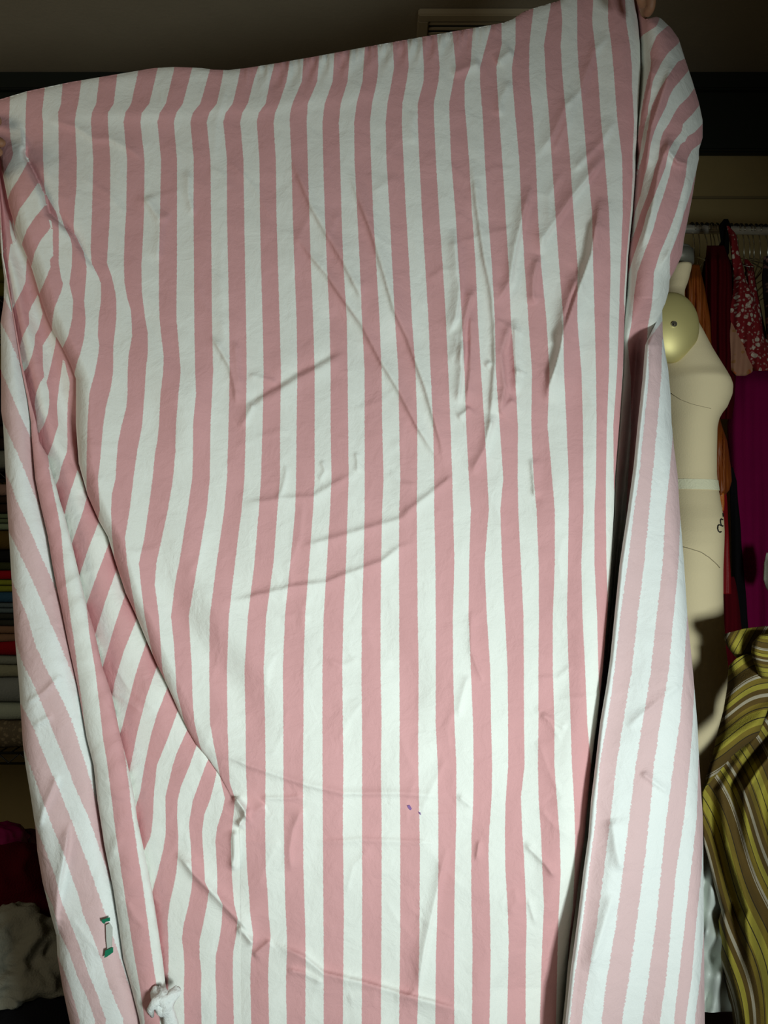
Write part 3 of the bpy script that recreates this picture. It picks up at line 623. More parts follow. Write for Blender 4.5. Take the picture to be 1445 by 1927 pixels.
ed = [(0,1),(1,2),(2,3),(3,4),(4,5),(5,6),(3,7),(7,8),(8,9),(9,10),(3,11),(11,12),(12,13),(13,14),(0,15),(15,16),(16,17),(17,18),(0,19),(19,20),(20,21),(21,22)]
def finger(root, chain, r):
    prev = root
    for i, p in enumerate(chain):
        pts.append((tuple(p), r*(1-.08*i))); ed.append((prev, len(pts)-1)); prev = len(pts)-1
# right of the picture: two fingers come forward over the gathered corner, two more lie above the frame
finger(10, [at(1222,-44,1.13), at(1226,-12,1.075), at(1224,16,1.082), at(1217,27,1.098)], .0085)
finger(10, [at(1206,-50,1.12), at(1208,-22,1.062), at(1206,-2,1.058), at(1210,12,1.075)], .0085)
finger(10, [at(1192,-62,1.12), at(1188,-42,1.07), at(1189,-22,1.065), at(1192,-10,1.07)], .0080)
finger(10, [at(1178,-72,1.13), at(1172,-56,1.08), at(1174,-38,1.075)], .0070)
finger(10, [at(1236,-60,1.17), at(1241,-30,1.16), at(1236,-4,1.15)], .0095)
finger(14, [at(-30,252,1.15), at(-14,262,1.09), at(2,268,1.078), at(6,276,1.085)], .0088)
finger(14, [at(-38,268,1.15), at(-20,280,1.10), at(-4,285,1.082), at(3,292,1.09)], .0085)
finger(14, [at(-44,286,1.16), at(-26,298,1.11), at(-10,303,1.09)], .0080)
finger(14, [at(-52,300,1.17), at(-34,312,1.12), at(-20,318,1.10)], .0070)
finger(14, [at(-28,226,1.17), at(-12,222,1.13), at(-4,230,1.12)], .0095)
skin_obj('body', pts, ed, SKIN, person)
bm = bmesh.new(); bmesh.ops.create_uvsphere(bm, u_segments=24, v_segments=16, radius=.105)
for v in bm.verts: v.co = Vector((v.co.x*.85-.1, v.co.y*1.0+yb+.005, v.co.z*1.0+1.66+(-.03 if v.co.y > 0 else 0)))
bm_obj('hair', bm, fabric('dark_hair', (.03, .02, .015)), person, True)
shp = [((-.1, yb, .92), (.17, .12)), ((-.1, yb, 1.15), (.145, .11)), ((-.1, yb, 1.32), (.165, .12)), ((-.1, yb, 1.42), (.10, .08)), ((.07, yb, 1.42), .07), ((.19, yb-.012, 1.57), .058), ((-.27, yb, 1.41), .07), ((-.41, yb-.012, 1.45), .058)]
skin_obj('shirt', shp, [(0,1),(1,2),(2,3),(3,4),(4,5),(3,6),(6,7)], fabric('grey_shirt', (.12, .12, .13)), person)
tr = [((-.1, yb, .96), (.17, .12)), ((0, yb, .86), .10), ((0, yb, .48), .075), ((0, yb+.01, .12), .065), ((-.2, yb, .86), .10), ((-.2, yb, .48), .075), ((-.2, yb+.01, .12), .065)]
skin_obj('trousers', tr, [(0,1),(1,2),(2,3),(0,4),(4,5),(5,6)], fabric('dark_trousers', (.04, .04, .06)), person)

# ================================================================ dress form
form = tag(empty('dress_form', at(1262, 963, 1.50).xy.to_3d()), 'beige linen dress form seen from its side beside the striped sheet', 'mannequin')
LINEN = fabric('beige_linen', (.84, .69, .43), rough=.85, var=.04, scale=8, bump=.12, bscale=420)
FY = 1.50
prof = np.array([(498,1236,1302,.055),(506,1232,1300.5,.056),(525,1226,1296,.057),(545,1219,1288.5,.062),(556,1213,1288,.072),(566,1206,1290,.095),(580,1198,1295,.105),(600,1190,1311,.118),(625,1183,1325,.126),(640,1181,1333,.130),(664,1179,1346,.138),(697,1178,1367,.148),
    (712,1179,1376,.160),(724,1180,1380,.157),(741,1182,1378.5,.153),(764,1185,1369,.148),(774,1187,1361,.146),(787,1189,1353.5,.143),(804,1191,1350,.138),(853,1196,1349,.128),(890,1197,1349,.124),(914,1195,1351,.126),(951,1187,1357.5,.142),
    (975,1179,1362,.155),(1000,1170,1363.5,.165),(1024,1164,1363,.172),(1073,1158,1361,.178),(1121,1156,1361,.178),(1170,1158,1362.5,.176),(1218,1161,1366,.174),(1252,1163,1370,.172),(1300,1166,1372,.168),(1400,1172,1364,.160),(1500,1178,1352,.152),(1600,1184,1340,.142)])
pyv = prof[:, 0]
def prof_at(y): return np.interp(y, pyv, prof[:, 1]), np.interp(y, pyv, prof[:, 2]), np.interp(y, pyv, prof[:, 3])
NSEG = 144; rows_ = np.concatenate([np.arange(498, 600, 4), np.arange(600, 1601, 4)]); fv = []; ff = []
EXN = 2.25
def se(a):
    e = 2/EXN; ca, sa = math.cos(a), math.sin(a)
    return math.copysign(abs(ca)**e, ca), math.copysign(abs(sa)**e, sa)
SEC = []
for y in np.arange(490, 1610, 4):                  # sections fitted so that the outline seen from here is the profile
    xb, xf, wd = prof_at(y); lo_, hi_ = (xb-CX)/F*FY, (xf-CX)/F*FY; Ys = FY
    for _ in range(6):
        m = max((( (lo_+hi_)/2+(hi_-lo_)/2*se(a_)[0])/(FY-wd*se(a_)[1])*F+CX, FY-wd*se(a_)[1]) for a_ in np.linspace(0, math.pi/2, 40))
        hi_ -= (m[0]-xf)/F*m[1]; Ys = m[1]
        n_ = min((( (lo_+hi_)/2+(hi_-lo_)/2*se(a_)[0])/(FY-wd*se(a_)[1])*F+CX, FY-wd*se(a_)[1]) for a_ in np.linspace(math.pi/2, math.pi*1.5, 60))
        lo_ -= (n_[0]-xb)/F*n_[1]
    SEC.append((y, lo_, hi_, CZ-(y-CY)/F*Ys, wd))
SEC = np.array(SEC)
def form_pt(y, a, grow=0.0):
    lo_, hi_, z_, wd = (np.interp(y, SEC[:, 0], SEC[:, c]) for c in (1, 2, 3, 4)); sx, sy = se(a)
    return Vector(((lo_+hi_)/2+((hi_-lo_)/2+grow)*sx, FY-(wd+grow)*sy, z_))
for y in rows_:
    for k in range(NSEG): fv.append(form_pt(y, 2*math.pi*k/NSEG))
for r in range(len(rows_)-1):
    for k in range(NSEG): ff.append((r*NSEG+k, (r+1)*NSEG+k, (r+1)*NSEG+(k+1) % NSEG, r*NSEG+(k+1) % NSEG))
ff.append(tuple(range(NSEG))); ff.append(tuple(range((len(rows_)-1)*NSEG, len(rows_)*NSEG))[::-1])
torso = mesh_obj('torso', fv, ff, LINEN, form)
def on_form(px, py, grow=0.0):
    """point of the torso's near side that shows at this place"""
    best = None
    for k in range(2, 318):
        a = math.pi*k/320
        for it in range(1):
            y = py
            for _ in range(4):                      # the near side stands closer, so its row shifts a little
                p = form_pt(y, a, grow); sy_ = CY+(CZ-p.z)/p.y*F; y += (py-sy_)
            sx_ = CX+p.x/p.y*F
            sc_v = max(abs(sx_-px), 1.0)+p.y*8               # of the two places in line, the one on the near side
        if best is None or sc_v < best[0]: best = (sc_v, p)
    return best[1]
# neck cap
bm = bmesh.new(); ncx = (1236+1302)/2
for rr, z0, z1 in ((.037, 498, 474), (.031, 474, 468)):
    c0 = at(ncx, z0, FY); c1 = at(ncx, z1, FY); tube(bm, [c0, (c0+c1)/2, c1], [rr, rr, rr*.97], 40)
tag(bm_obj('neck_cap', bm, plain('grey_metal', (.22, .21, .17), .45, .4), form, True), 'grey metal neck cap')
# brass arm plate with its screw
GOLD = plain('brass_plate', (.68, .58, .24), .48, .4)
pc = on_form(1247, 624, .0); bm = bmesh.new(); bmesh.ops.create_uvsphere(bm, u_segments=48, v_segments=24, radius=1)
for v in bm.verts: v.co = Vector((v.co.x*.0520, (v.co.y*.024 if v.co.y < 0 else v.co.y*.05), v.co.z*.0655))+pc+Vector((0.003, -.030, 0))
plate = tag(bm_obj('arm_plate', bm, GOLD, form, True), 'domed golden shoulder plate')
bm = bmesh.new(); q = pc+Vector((-.001, -.0545, 0))
tube(bm, [q+Vector((0, .004, 0)), q+Vector((0, -.003, 0))], [.0055, .0052], 20); tube(bm, [q+Vector((0, -.003, 0)), q+Vector((0, -.0045, 0))], [.003, .002], 12)
sc_ = bm_obj('screw', bm, plain('chrome', (.75, .75, .72), .15, 1), plate); 
# waist tape, seams
def ribbon(name, ptsA, ptsB, mat, parent):
    v = list(ptsA)+list(ptsB); n = len(ptsA); f = [(i, n+i, n+i+1, i+1) for i in range(n-1)]
    return mesh_obj(name, v, f, mat, parent)
TAPE = fabric('cream_tape', (.90, .85, .60), var=.05, bump=.3)
aa = [math.pi*2*k/72 for k in range(73)]
ribbon('waist_tape', [form_pt(903+2*math.cos(a), a, .0015) for a in aa], [form_pt(922+2*math.cos(a), a, .0015) for a in aa], TAPE, form)
SEAM = fabric('seam_thread', (.36, .30, .19), var=.05)
def seam(pl, r=.0007):
    bm = bmesh.new(); P_ = []
    for (a, b_) in zip(pl[:-1], pl[1:]):
        for t in (0, .33, .66): P_.append(on_form(a[0]+(b_[0]-a[0])*t, a[1]+(b_[1]-a[1])*t, .0012))
    tube(bm, P_, r, 6); bm_obj('seam', bm, SEAM, form, True)
seam([(1284,1029), (1300,1033), (1318,1039), (1335,1049), (1350,1062), (1358,1072)])
seam([(1262,740), (1280,752), (1300,760), (1325,766), (1345,770)], .0004)
# hip lettering runs up the front edge
tb = bmesh.new()
for stroke in ([(1357.5,989), (1354,987.5), (1351.5,990), (1351,994.5), (1352.5,999), (1355.5,1002), (1358,1000.5)],
               [(1361,978), (1358.5,976.5), (1356.5,979), (1356.5,983.5), (1358,988), (1360,990.5), (1361.6,989.5)],
               [(1361.4,966), (1361.8,972)]):
    P_ = []
    for q0, q1 in zip(stroke[:-1], stroke[1:]):
        for t in (0, .5): P_.append(on_form(q0[0]+(q1[0]-q0[0])*t, q0[1]+(q1[1]-q0[1])*t, .0013))
    P_.append(on_form(*stroke[-1], .0013)); tube(tb, P_, .0011, 6)
bm_obj('lettering', tb, plain('black_ink', (.012, .012, .012), .6), form)
# stand under the form
bm = bmesh.new(); fx = at(1262, 963, FY).x
tube(bm, [Vector((fx, FY, .05)), Vector((fx, FY, .48))], .016, 16)
bm_obj('pole', bm, plain('stand_iron', (.05, .05, .05), .5, .6), form, True)
bm = bmesh.new()
for k in range(4):
    a = k*math.pi/2+.5; tube(bm, [Vector((fx, FY, .10)), Vector((fx+.13*math.cos(a), FY+.13*math.sin(a), .05)), Vector((fx+.22*math.cos(a), FY+.22*math.sin(a), .012))], [.014, .012, .010], 10)
bm_obj('stand_base', bm, bpy.data.materials['stand_iron'], form, True)

# ================================================================ clothes rod, hangers, garments
CHROME = plain('rod_chrome', (.72, .66, .56), .25, .6)
ra, rb = at(900, 421, 1.93), at(1700, 441, 2.0)
rack = tag(empty('garment_rack', (ra.x, ra.y, 0)), 'chrome clothes rod carrying crowded hangers at the right', 'clothes rack')
bm = bmesh.new(); tube(bm, [ra, rb], .0115, 20); bm_obj('rod', bm, CHROME, rack, True)
for e in (ra, rb):
    bm = bmesh.new(); tube(bm, [Vector((e.x, e.y, .03)), e], .013, 16); bm_obj('upright', bm, CHROME, rack, True)
    bm = bmesh.new(); tube(bm, [Vector((e.x, e.y-.22, .02)), Vector((e.x, e.y+.22, .02))], .014, 14); bm_obj('foot', bm, CHROME, rack, True)
def rod_at(px):
    t = (px-900)/800; p = ra.lerp(rb, t); return p
WIRE = plain('hanger_wire', (.62, .60, .52), .3, 1); BLK = plain('black_plastic', (.008, .008, .008), .45)
def hanger_meshes():
    bm = bmesh.new(); r0 = .0145; pts = []
    for k in range(15):
        a = math.radians(205-k*17); pts.append(Vector((0, r0*math.cos(a), r0*math.sin(a))))
    pts += [Vector((0, .004, -.024)), Vector((0, 0, -.036)), Vector((0, 0, -.075))]
    tube(bm, pts, .0016, 8); a = bm
    b = bmesh.new(); top = Vector((0, 0, -.075)); L, R = Vector((0, -.20, -.165)), Vector((0, .20, -.165))
    tube(b, [top, Vector((0, -.03, -.085)), L, Vector((0, -.195, -.172)), Vector((0, 0, -.172)), Vector((0, .195, -.172)), R, Vector((0, .03, -.085)), top], .0016, 8)
    out = []
    for nme, q in (('hook', a), ('shoulders', b)):
        me = bpy.data.meshes.new(nme); q.to_mesh(me); q.free(); me.polygons.foreach_set('use_smooth', [True]*len(me.polygons)); out.append(me)
    return out
hm = hanger_meshes()
hang = [(1299,'bare wire hanger nearest the striped sheet on the rod'), (1309,'second wire hanger from the striped sheet'), (1323,'wire hanger just left of the middle of the rod gap'), (1331,'wire hanger left of the black clothing bunch, outer one'),
        (1338,'wire hanger left of the black clothing bunch, middle one'), (1346,'wire hanger touching the left side of the black clothing bunch'), (1352,'wire hanger tucked at the left edge of the black bunch'), (1382,'wire hanger just right of the black bunch'), (1393,'wire hanger above the red floral shoulder'),
        (1404,'bright wire hanger right of the red floral shoulder'), (1412,'bright long wire hanger second right of the floral shoulder'), (1424,'wire hanger third right of the floral shoulder'), (1438,'wire hanger at the right edge of the photo')]
for i, (px, lab) in enumerate(hang):
    p = rod_at(px); t = tag(empty('wire_hanger', p), lab, 'hanger', 'wire hangers on the chrome rod')
    t.rotation_euler.z = random.uniform(-.28, .28)
    for nme, me in zip(('hook', 'shoulders'), hm):
        if not me.materials: me.materials.append(WIRE)
        o = bpy.data.objects.new(nme, me); C.objects.link(o); o.parent = t
# small black size clips riding on the rod
cm = bmesh.new()
tube(cm, [Vector((math.cos(a)*0, .0150*math.cos(a), .0150*math.sin(a))) for a in [math.radians(-30+k*20) for k in range(3, 10)]], .0030, 8)
cme = bpy.data.meshes.new('hook_sleeve'); cm.to_mesh(cme); cm.free(); cme.materials.append(BLK)
for i in range(17):
    px = 1293+i*9.3
    o = bpy.data.objects.new('hook_sleeve', cme); C.objects.link(o); o.location = rod_at(px); o.rotation_euler.z = random.uniform(-.1, .1)
    tag(o, 'small black rubber sleeve hooked over the chrome rod among the hangers', 'hook sleeve', 'black sleeves along the chrome rod')

def garment(name, rows, Y, th, folds, mat, parent=None, n=72, yo=None, ntw=.004, seed=1):
    """closed soft body: rows = (y, left x, right x[, depth offset]); pleats run down it"""
    R = np.array([r if len(r) > 3 else tuple(r)+(0,) for r in rows], float)
    ys_ = np.arange(R[0, 0], R[-1, 0]+1, max(3, (R[-1, 0]-R[0, 0])/110)); v = []; f = []
    for y in ys_:
        xl, xr, dz = (np.interp(y, R[:, 0], R[:, c]) for c in (1, 2, 3)); cx, rx = (xl+xr)/2, (xr-xl)/2
        tt = min(1, (y-R[0, 0])/30+.15)
        for k in range(n):
            a = 2*math.pi*k/n; ca, sa = math.cos(a), math.sin(a)
            x = cx+rx*ca
            pl = sum(am*math.sin(x*fr+ph+y*sl) for am, fr, ph, sl in folds)
            d = Y+dz+(th*abs(sa)**.7*(1 if sa > 0 else -1))*tt*min(1, .25+rx/20) - (pl*min(1, abs(sa)*2)*tt)
            p = at(x, y, d); p.y += noise.noise(Vector((p.x*22+seed, p.z*14, seed)))*ntw
            v.append(p)
    m = len(ys_)
    for r in range(m-1):
        for k in range(n): f.append((r*n+k, (r+1)*n+k, (r+1)*n+(k+1) % n, r*n+(k+1) % n))
    f.append(tuple(range(n))); f.append(tuple(range((m-1)*n, m*n))[::-1])
    me = bpy.data.meshes.new(name); me.from_pydata([tuple(q) for q in v], [], f); me.update()
    bm = bmesh.new(); bm.from_mesh(me); bmesh.ops.recalc_face_normals(bm, faces=bm.faces); bm.to_mesh(me); bm.free()
    return link(name, me, mat, parent)
ORANGE = fabric('rust_orange_satin', (.32, .075, .008), rough=.5, var=.2, scale=14, bump=.2, bscale=60)
DRED = fabric('dark_red_knit', (.075, .0010, .0035), var=.2)
MAG = fabric('dark_magenta_cotton', (.20, .001, .052), var=.15, scale=12)
RED = fabric('bright_red_cloth', (.30, .003, .006), rough=.6, var=.1)
BLACK = fabric('black_cloth', (.006, .005, .006), var=.2)
# floral fabric
def floral(name, base, fl, fl2, sc1, sc2, thr=.33):
    m, nt, b = nm(name); N = nt.nodes; L = nt.links
    tc = N.new('ShaderNodeTexCoord'); mp = N.new('ShaderNodeMapping'); mp.inputs['Scale'].default_value = (1, .35, 1); L.new(tc.outputs['Object'], mp.inputs[0])
    nz = N.new('ShaderNodeTexNoise'); nz.inputs['Scale'].default_value = sc1*2.2; L.new(mp.outputs[0], nz.inputs['Vector'])
    va = N.new('ShaderNodeVectorMath'); va.operation = 'MULTIPLY_ADD'; L.new(nz.outputs['Color'], va.inputs[0]); va.inputs[1].default_value = (.35/sc1,)*3; L.new(mp.outputs[0], va.inputs[2])
    prev = None
    col = None
    for sc, th, cc in ((sc1, thr, fl), (sc2, thr*.9, fl2)):
        vo = N.new('ShaderNodeTexVoronoi'); vo.inputs['Scale'].default_value = sc; L.new(va.outputs[0], vo.inputs['Vector'])
        cr = N.new('ShaderNodeMapRange'); cr.inputs[1].default_value = th-.04; cr.inputs[2].default_value = th+.04; cr.inputs[3].default_value = 1; cr.inputs[4].default_value = 0
        L.new(vo.outputs['Distance'], cr.inputs[0])
        mx = N.new('ShaderNodeMix'); mx.data_type = 'RGBA'; L.new(cr.outputs[0], mx.inputs[0])
        if col is None: mx.inputs[6].default_value = base+(1,)
        else: L.new(col, mx.inputs[6])
        mx.inputs[7].default_value = cc+(1,); col = mx.outputs[2]
    L.new(col, b.inputs['Base Color']); b.inputs['Roughness'].default_value = .85
    return m
FLOR = floral('red_floral_cotton', (.22, .003, .006), (.55, .46, .36), (.42, .24, .20), 62, 110, .30)
PEACH = floral('peach_floral_cotton', (.42, .20, .12), (.45, .10, .02), (.36, .16, .05), 34, 60, .26)
PRINT = floral('dark_print', (.012, .006, .008), (.34, .20, .16), (.20, .10, .09), 40, 70, .35)
garment('orange_dress', [(498,1296,1316), (540,1285,1326), (600,1280,1338), (660,1278,1348), (720,1280,1352), (780,1300,1352), (830,1310,1368), (880,1315,1376), (905,1318,1377), (922,1322,1372), (934,1330,1362)], 1.78, .05,
        [(.008, .35, 0, .01), (.004, .8, 1, -.01)], ORANGE)
tag(bpy.data.objects['orange_dress'], 'rust orange satin dress hanging behind the dress form neck', 'dress')
garment('dark_red_top', [(462,1330,1362), (500,1326,1378), (560,1326,1382), (620,1330,1384), (700,1336,1386), (760,1345,1382), (790,1352,1376)], 1.79, .05, [(.006, .4, 0, 0)], DRED)
tag(bpy.data.objects['dark_red_top'], 'dark red garment hanging between orange dress and floral blouse', 'garment')
garment('black_garment', [(412,1362,1370), (425,1352,1376), (455,1356,1372), (475,1344,1372), (485,1326,1368), (540,1316,1360), (600,1338,1376), (670,1346,1372)], 1.90, .03, [(.006, .5, 0, .05)], BLACK)
tag(bpy.data.objects['black_garment'], 'black garment bunched over the chrome rod beside the floral shoulder', 'garment')
fb = tag(empty('floral_blouse', (.86, 1.78, 1.5)), 'red blouse with small white flowers hanging over magenta cloth', 'blouse')
garment('sleeve', [(425,1367,1371), (440,1370,1384), (480,1376,1392), (520,1380,1402), (560,1376,1420), (600,1367,1430), (640,1384,1440), (680,1405,1450), (700,1418,1452)], 1.77, .03, [(.004, .3, 0, .02)], FLOR, fb)
garment('front', [(488,1400,1406), (500,1400,1418), (540,1408,1424), (600,1410,1436), (640,1416,1446), (696,1418,1462)], 1.80, .04, [(.004, .3, 0, .0)], FLOR, fb)
tag(garment('hem_panel', [(596,1366,1376), (620,1364,1388), (660,1365,1410), (685,1368,1416), (700,1378,1416), (707,1386,1404)], 1.755, .012, [(.003, .3, 0, .02)], PEACH, fb), 'peach panel with orange flowers')
garment('magenta_dress', [(690,1376,1560), (720,1374,1560), (800,1368,1560), (900,1372,1560), (1000,1378,1560), (1100,1384,1560), (1230,1392,1570), (1500,1392,1580), (1800,1392,1590)], 1.84, .05, [(.008, .09, 0, .002), (.004, .22, 2, -.003)], MAG)
tag(bpy.data.objects['magenta_dress'], 'long plain dark magenta dress hanging below the floral blouse', 'dress')
garment('red_scarf', [(655,1344,1352), (668,1346,1372), (690,1348,1371), (720,1352,1364)], 1.79, .02, [(.003, .5, 0, .02)], RED)
tag(bpy.data.objects['red_scarf'], 'bright red cloth corner showing above the dress form bust', 'cloth')
garment('red_trousers', [(926,1350,1366), (960,1355,1369), (1040,1356,1373), (1113,1357,1377), (1120,1357,1377)], 1.76, .02, [(.002, .5, 0, 0)], RED)
tag(bpy.data.objects['red_trousers'], 'bright red cloth strip hanging directly beside the dress form hip', 'cloth')
garment('orange_ribbon', [(928,1350,1362), (948,1352,1363), (962,1356,1362)], 1.735, .008, [(.002, .5, 0, 0)], fabric('orange_satin', (.75, .22, .04), rough=.3))
tag(bpy.data.objects['orange_ribbon'], 'small shiny orange satin scrap above the red strip', 'ribbon')
garment('maroon_skirt', [(1085,1352,1384), (1150,1352,1393), (1250,1352,1402), (1500,1352,1410)], 1.80, .03, [(.004, .3, 0, 0)], fabric('maroon_cloth', (.10, .001, .006)))
tag(bpy.data.objects['maroon_skirt'], 'maroon cloth hanging under the bright red strip behind the form', 'skirt')
garment('gap_shade_strip', [(880,1372,1384), (960,1374,1392), (1100,1378,1402), (1180,1384,1408), (1300,1390,1410)], 1.81, .02, [(.003, .3, 0, 0)], BLACK)  # black body added to stand for the dark gap between the garments
tag(bpy.data.objects['gap_shade_strip'], 'narrow black strip added for the shade between red strip and magenta dress', 'skirt')
garment('printed_scarf', [(482,1437,1460), (520,1434,1470), (560,1436,1480), (600,1440,1480), (640,1442,1480)], 1.76, .03, [(.003, .3, 0, 0)], PRINT)
tag(bpy.data.objects['printed_scarf'], 'dark printed scarf at the right edge beside the floral blouse', 'scarf')
garment('white_sock', [(1040,1442,1462), (1060,1437,1466), (1090,1436,1468), (1105,1440,1466), (1115,1446,1460)], 1.68, .02, [(.002, .4, 0, 0)], fabric('offwhite_knit', (.55, .52, .42)))
tag(bpy.data.objects['white_sock'], 'off-white knitted cloth end at the right edge over magenta dress', 'cloth')

# ================================================================ yellow striped cloth
def yellow_mat():
    m, nt, b = nm('mustard_stripes'); N = nt.nodes; L = nt.links
    uv = N.new('ShaderNodeUVMap'); uv.uv_map = 'weave'; sp = N.new('ShaderNodeSeparateXYZ'); L.new(uv.outputs[0], sp.inputs[0])
    fr = N.new('ShaderNodeMath'); fr.operation = 'FRACT'; L.new(sp.outputs[0], fr.inputs[0])
    cr = N.new('ShaderNodeValToRGB'); L.new(fr.outputs[0], cr.inputs[0]); cr.color_ramp.interpolation = 'CONSTANT'
    Yl, Ol, Br, Dk, Wh = (.38,.31,.035), (.20,.135,.012), (.105,.058,.006), (.03,.018,.005), (.42,.36,.26)
    seq = [(0,Yl),(.10,Dk),(.115,Yl),(.21,Ol),(.30,Dk),(.315,Br),(.40,Br),(.46,Wh),(.475,Br),(.485,Wh),(.52,Ol),(.60,Dk),(.612,Yl),(.69,Br),(.76,Wh),(.80,Wh),(.81,Br),(.89,Ol),(.96,Dk),(.975,Ol)]
    el = cr.color_ramp.elements
    el[0].position = 0; el[0].color = seq[0][1]+(1,); el[1].position = seq[1][0]; el[1].color = seq[1][1]+(1,)
    for p, c in seq[2:]:
        e = el.new(p); e.color = c+(1,)
    tc = N.new('ShaderNodeTexCoord'); nz = N.new('ShaderNodeTexNoise'); nz.inputs['Scale'].default_value = 30; L.new(tc.outputs['Object'], nz.inputs['Vector'])
    mr = N.new('ShaderNodeMapRange'); mr.inputs[3].default_value = .75; mr.inputs[4].default_value = 1.25; L.new(nz.outputs['Fac'], mr.inputs[0])
    vm = N.new('ShaderNodeVectorMath'); vm.operation = 'SCALE'; L.new(cr.outputs[0], vm.inputs[0]); L.new(mr.outputs[0], vm.inputs['Scale'])
    L.new(vm.outputs[0], b.inputs['Base Color']); b.inputs['Roughness'].default_value = .9
    n2 = N.new('ShaderNodeTexNoise'); n2.inputs['Scale'].default_value = 500; L.new(tc.outputs['Object'], n2.inputs['Vector'])
    bp = N.new('ShaderNodeBump'); bp.inputs['Strength'].default_value = .5; bp.inputs['Distance'].default_value = .002; L.new(n2.outputs['Fac'], bp.inputs['Height']); L.new(bp.outputs['Normal'], b.inputs['Normal'])
    return m
YEL = yellow_mat()
ycl = tag(empty('striped_cloth', (.62, 1.25, 0)), 'mustard yellow striped cloth bundled at the lower right corner', 'cloth')
def sheetpatch(name, left, right, y0, y1, ufun, dfun, parent, mat, n=70, st=4, topf=None):
    L_, R_ = P(*left), P(*right); yy = np.arange(y0, y1+1, st); m = len(yy); t = np.linspace(0, 1, n)
    l = np.interp(yy, L_[:, 0], L_[:, 1]); r = np.interp(yy, R_[:, 0], R_[:, 1])
    XX = l[:, None]+(r-l)[:, None]*t; YY = np.repeat(yy[:, None], n, 1).astype(float)
    if topf is not None: YY = np.maximum(YY, np.interp(XX, *topf))
    UU = ufun(XX, YY); DD = dfun(XX, YY, XX-l[:, None], r[:, None]-XX)
    vv = np.stack([(XX-CX)/F*DD, DD, CZ-(YY-CY)/F*DD], 2).reshape(-1, 3)
    i0 = (np.arange(m-1)[:, None]*n+np.arange(n-1)[None]).reshape(-1); q = np.stack([i0, i0+n, i0+n+1, i0+1], 1)
    me = bpy.data.meshes.new(name); me.from_pydata(vv.tolist(), [], q.tolist()); me.update()
    ul = me.uv_layers.new(name='weave'); uf_ = UU.reshape(-1)[q.reshape(-1)]; ul.data.foreach_set('uv', np.stack([uf_, uf_*0], 1).reshape(-1).astype(np.float32))
    o = link(name, me, mat, parent); sd = o.modifiers.new('Solidify', 'SOLIDIFY'); sd.thickness = .0015; return o
# lower hanging part
yl = (1316,1452, 1384,1405, 1447,1350, 1488,1322, 1544,1322, 1589,1324, 1633,1335, 1673,1346, 1700,1353, 1713,1357, 1731,1352, 1766,1355, 1810,1357, 1855,1366, 1899,1375, 1930,1380, 2250,1390)
yr = (1316,1560, 1930,1600, 2250,1620)
sheetpatch('hanging_part', yl, yr, 1316, 2180,
    lambda x, y: (x-1322-.50*(y-1500)+.00042*(y-1500)**2+8*np.sin(y/70.+x/50.))/118.+.15,
    lambda x, y, dl, dr: 1.235-.02*np.sin(dl/17.+y/160.)-.012*np.sin(dl/7.5-y/95.)+.03*np.exp(-dl/8)+.00004*dl, ycl, YEL)
# folded-over upper part
sheetpatch('upper_fold', (1220,1376, 1250,1371, 1295,1368, 1337,1361, 1378,1350, 1420,1341, 1461,1329, 1488,1321, 1496,1322),
    (1220,1560, 1300,1560, 1333,1446, 1384,1427, 1422,1378, 1447,1357, 1488,1324, 1496,1323.5), 1222, 1492,
    lambda x, y: (y-1250+.62*(x-1362)-.0016*(x-1362)**2+5*np.sin(x/20.))/128.+.02,
    lambda x, y, dl, dr: 1.195-.012*np.sin((y+.6*x)/14.)+.03*np.exp(-dl/7)+.015*np.exp(-dr/6), ycl, YEL, topf=([1362,1384,1400,1440,1560],[1262,1240,1232,1225,1215]))
sheetpatch('collar_loop', (1178,1362, 1200,1362, 1215,1367, 1230,1378, 1244,1392), (1178,1560, 1244,1560), 1178, 1242,
    lambda x, y: (x-1362+.55*(y-1180))/92.+.62,
    lambda x, y, dl, dr: 1.215-.014*np.sin((y-1178)/21.)+.02*np.exp(-dl/6), ycl, YEL, st=3, topf=([1362,1400,1445,1560],[1193,1183,1177,1170]))
sheetpatch('rolled_knot', (1193,1424, 1205,1416, 1225,1413, 1240,1416, 1262,1424, 1275,1430, 1280,1436), (1193,1560, 1280,1560), 1193, 1279,
    lambda x, y: (y-1190+.25*(1445-x)+.02*(x-1430)**2*.3)/70.,
    lambda x, y, dl, dr: 1.175-.018*np.sqrt(np.clip(1-((y-1236)/44.)**2, 0, 1))+.02*np.exp(-dl/5), ycl, YEL, st=3, topf=([1413,1430,1445,1560],[1212,1194,1185,1180]))
# white cloth and dark box low at the right
WSAT = fabric('white_satin', (.74, .78, .72), rough=.4, var=.04, bump=.2, bscale=30)
white_rows = [(1580,1300,1330), (1640,1300,1345), (1700,1298,1362), (1740,1298,1375), (1800,1298,1385), (1850,1296,1392), (1880,1294,1400), (1905,1296,1400)]
garment('white_satin_cloth', white_rows, 1.31, .025, [(.010, .16, 0, .03), (.010, .05, 1, -.07), (.006, .0, 0, .09)], WSAT, ntw=.015)
tag(bpy.data.objects['white_satin_cloth'], 'crumpled white satin cloth between striped sheet and yellow cloth', 'cloth')
bp_ = at(1350, 1930, 1.38)
bm = bmesh.new(); box(bm, (bp_.x-.10, 1.27, .0), (bp_.x+.30, 1.40, .20), .006); st_ = tag(empty('storage_box', (bp_.x, 1.3, 0)), 'dark grey box under the crumpled white satin cloth', 'box')
SL = plain('slate_plastic', (.035, .038, .042), .5)
bm_obj('box_body', bm, SL, st_)
bm = bmesh.new(); box(bm, (bp_.x-.105, 1.265, .201), (bp_.x+.305, 1.405, .216), .004); bm_obj('lid', bm, SL, st_)

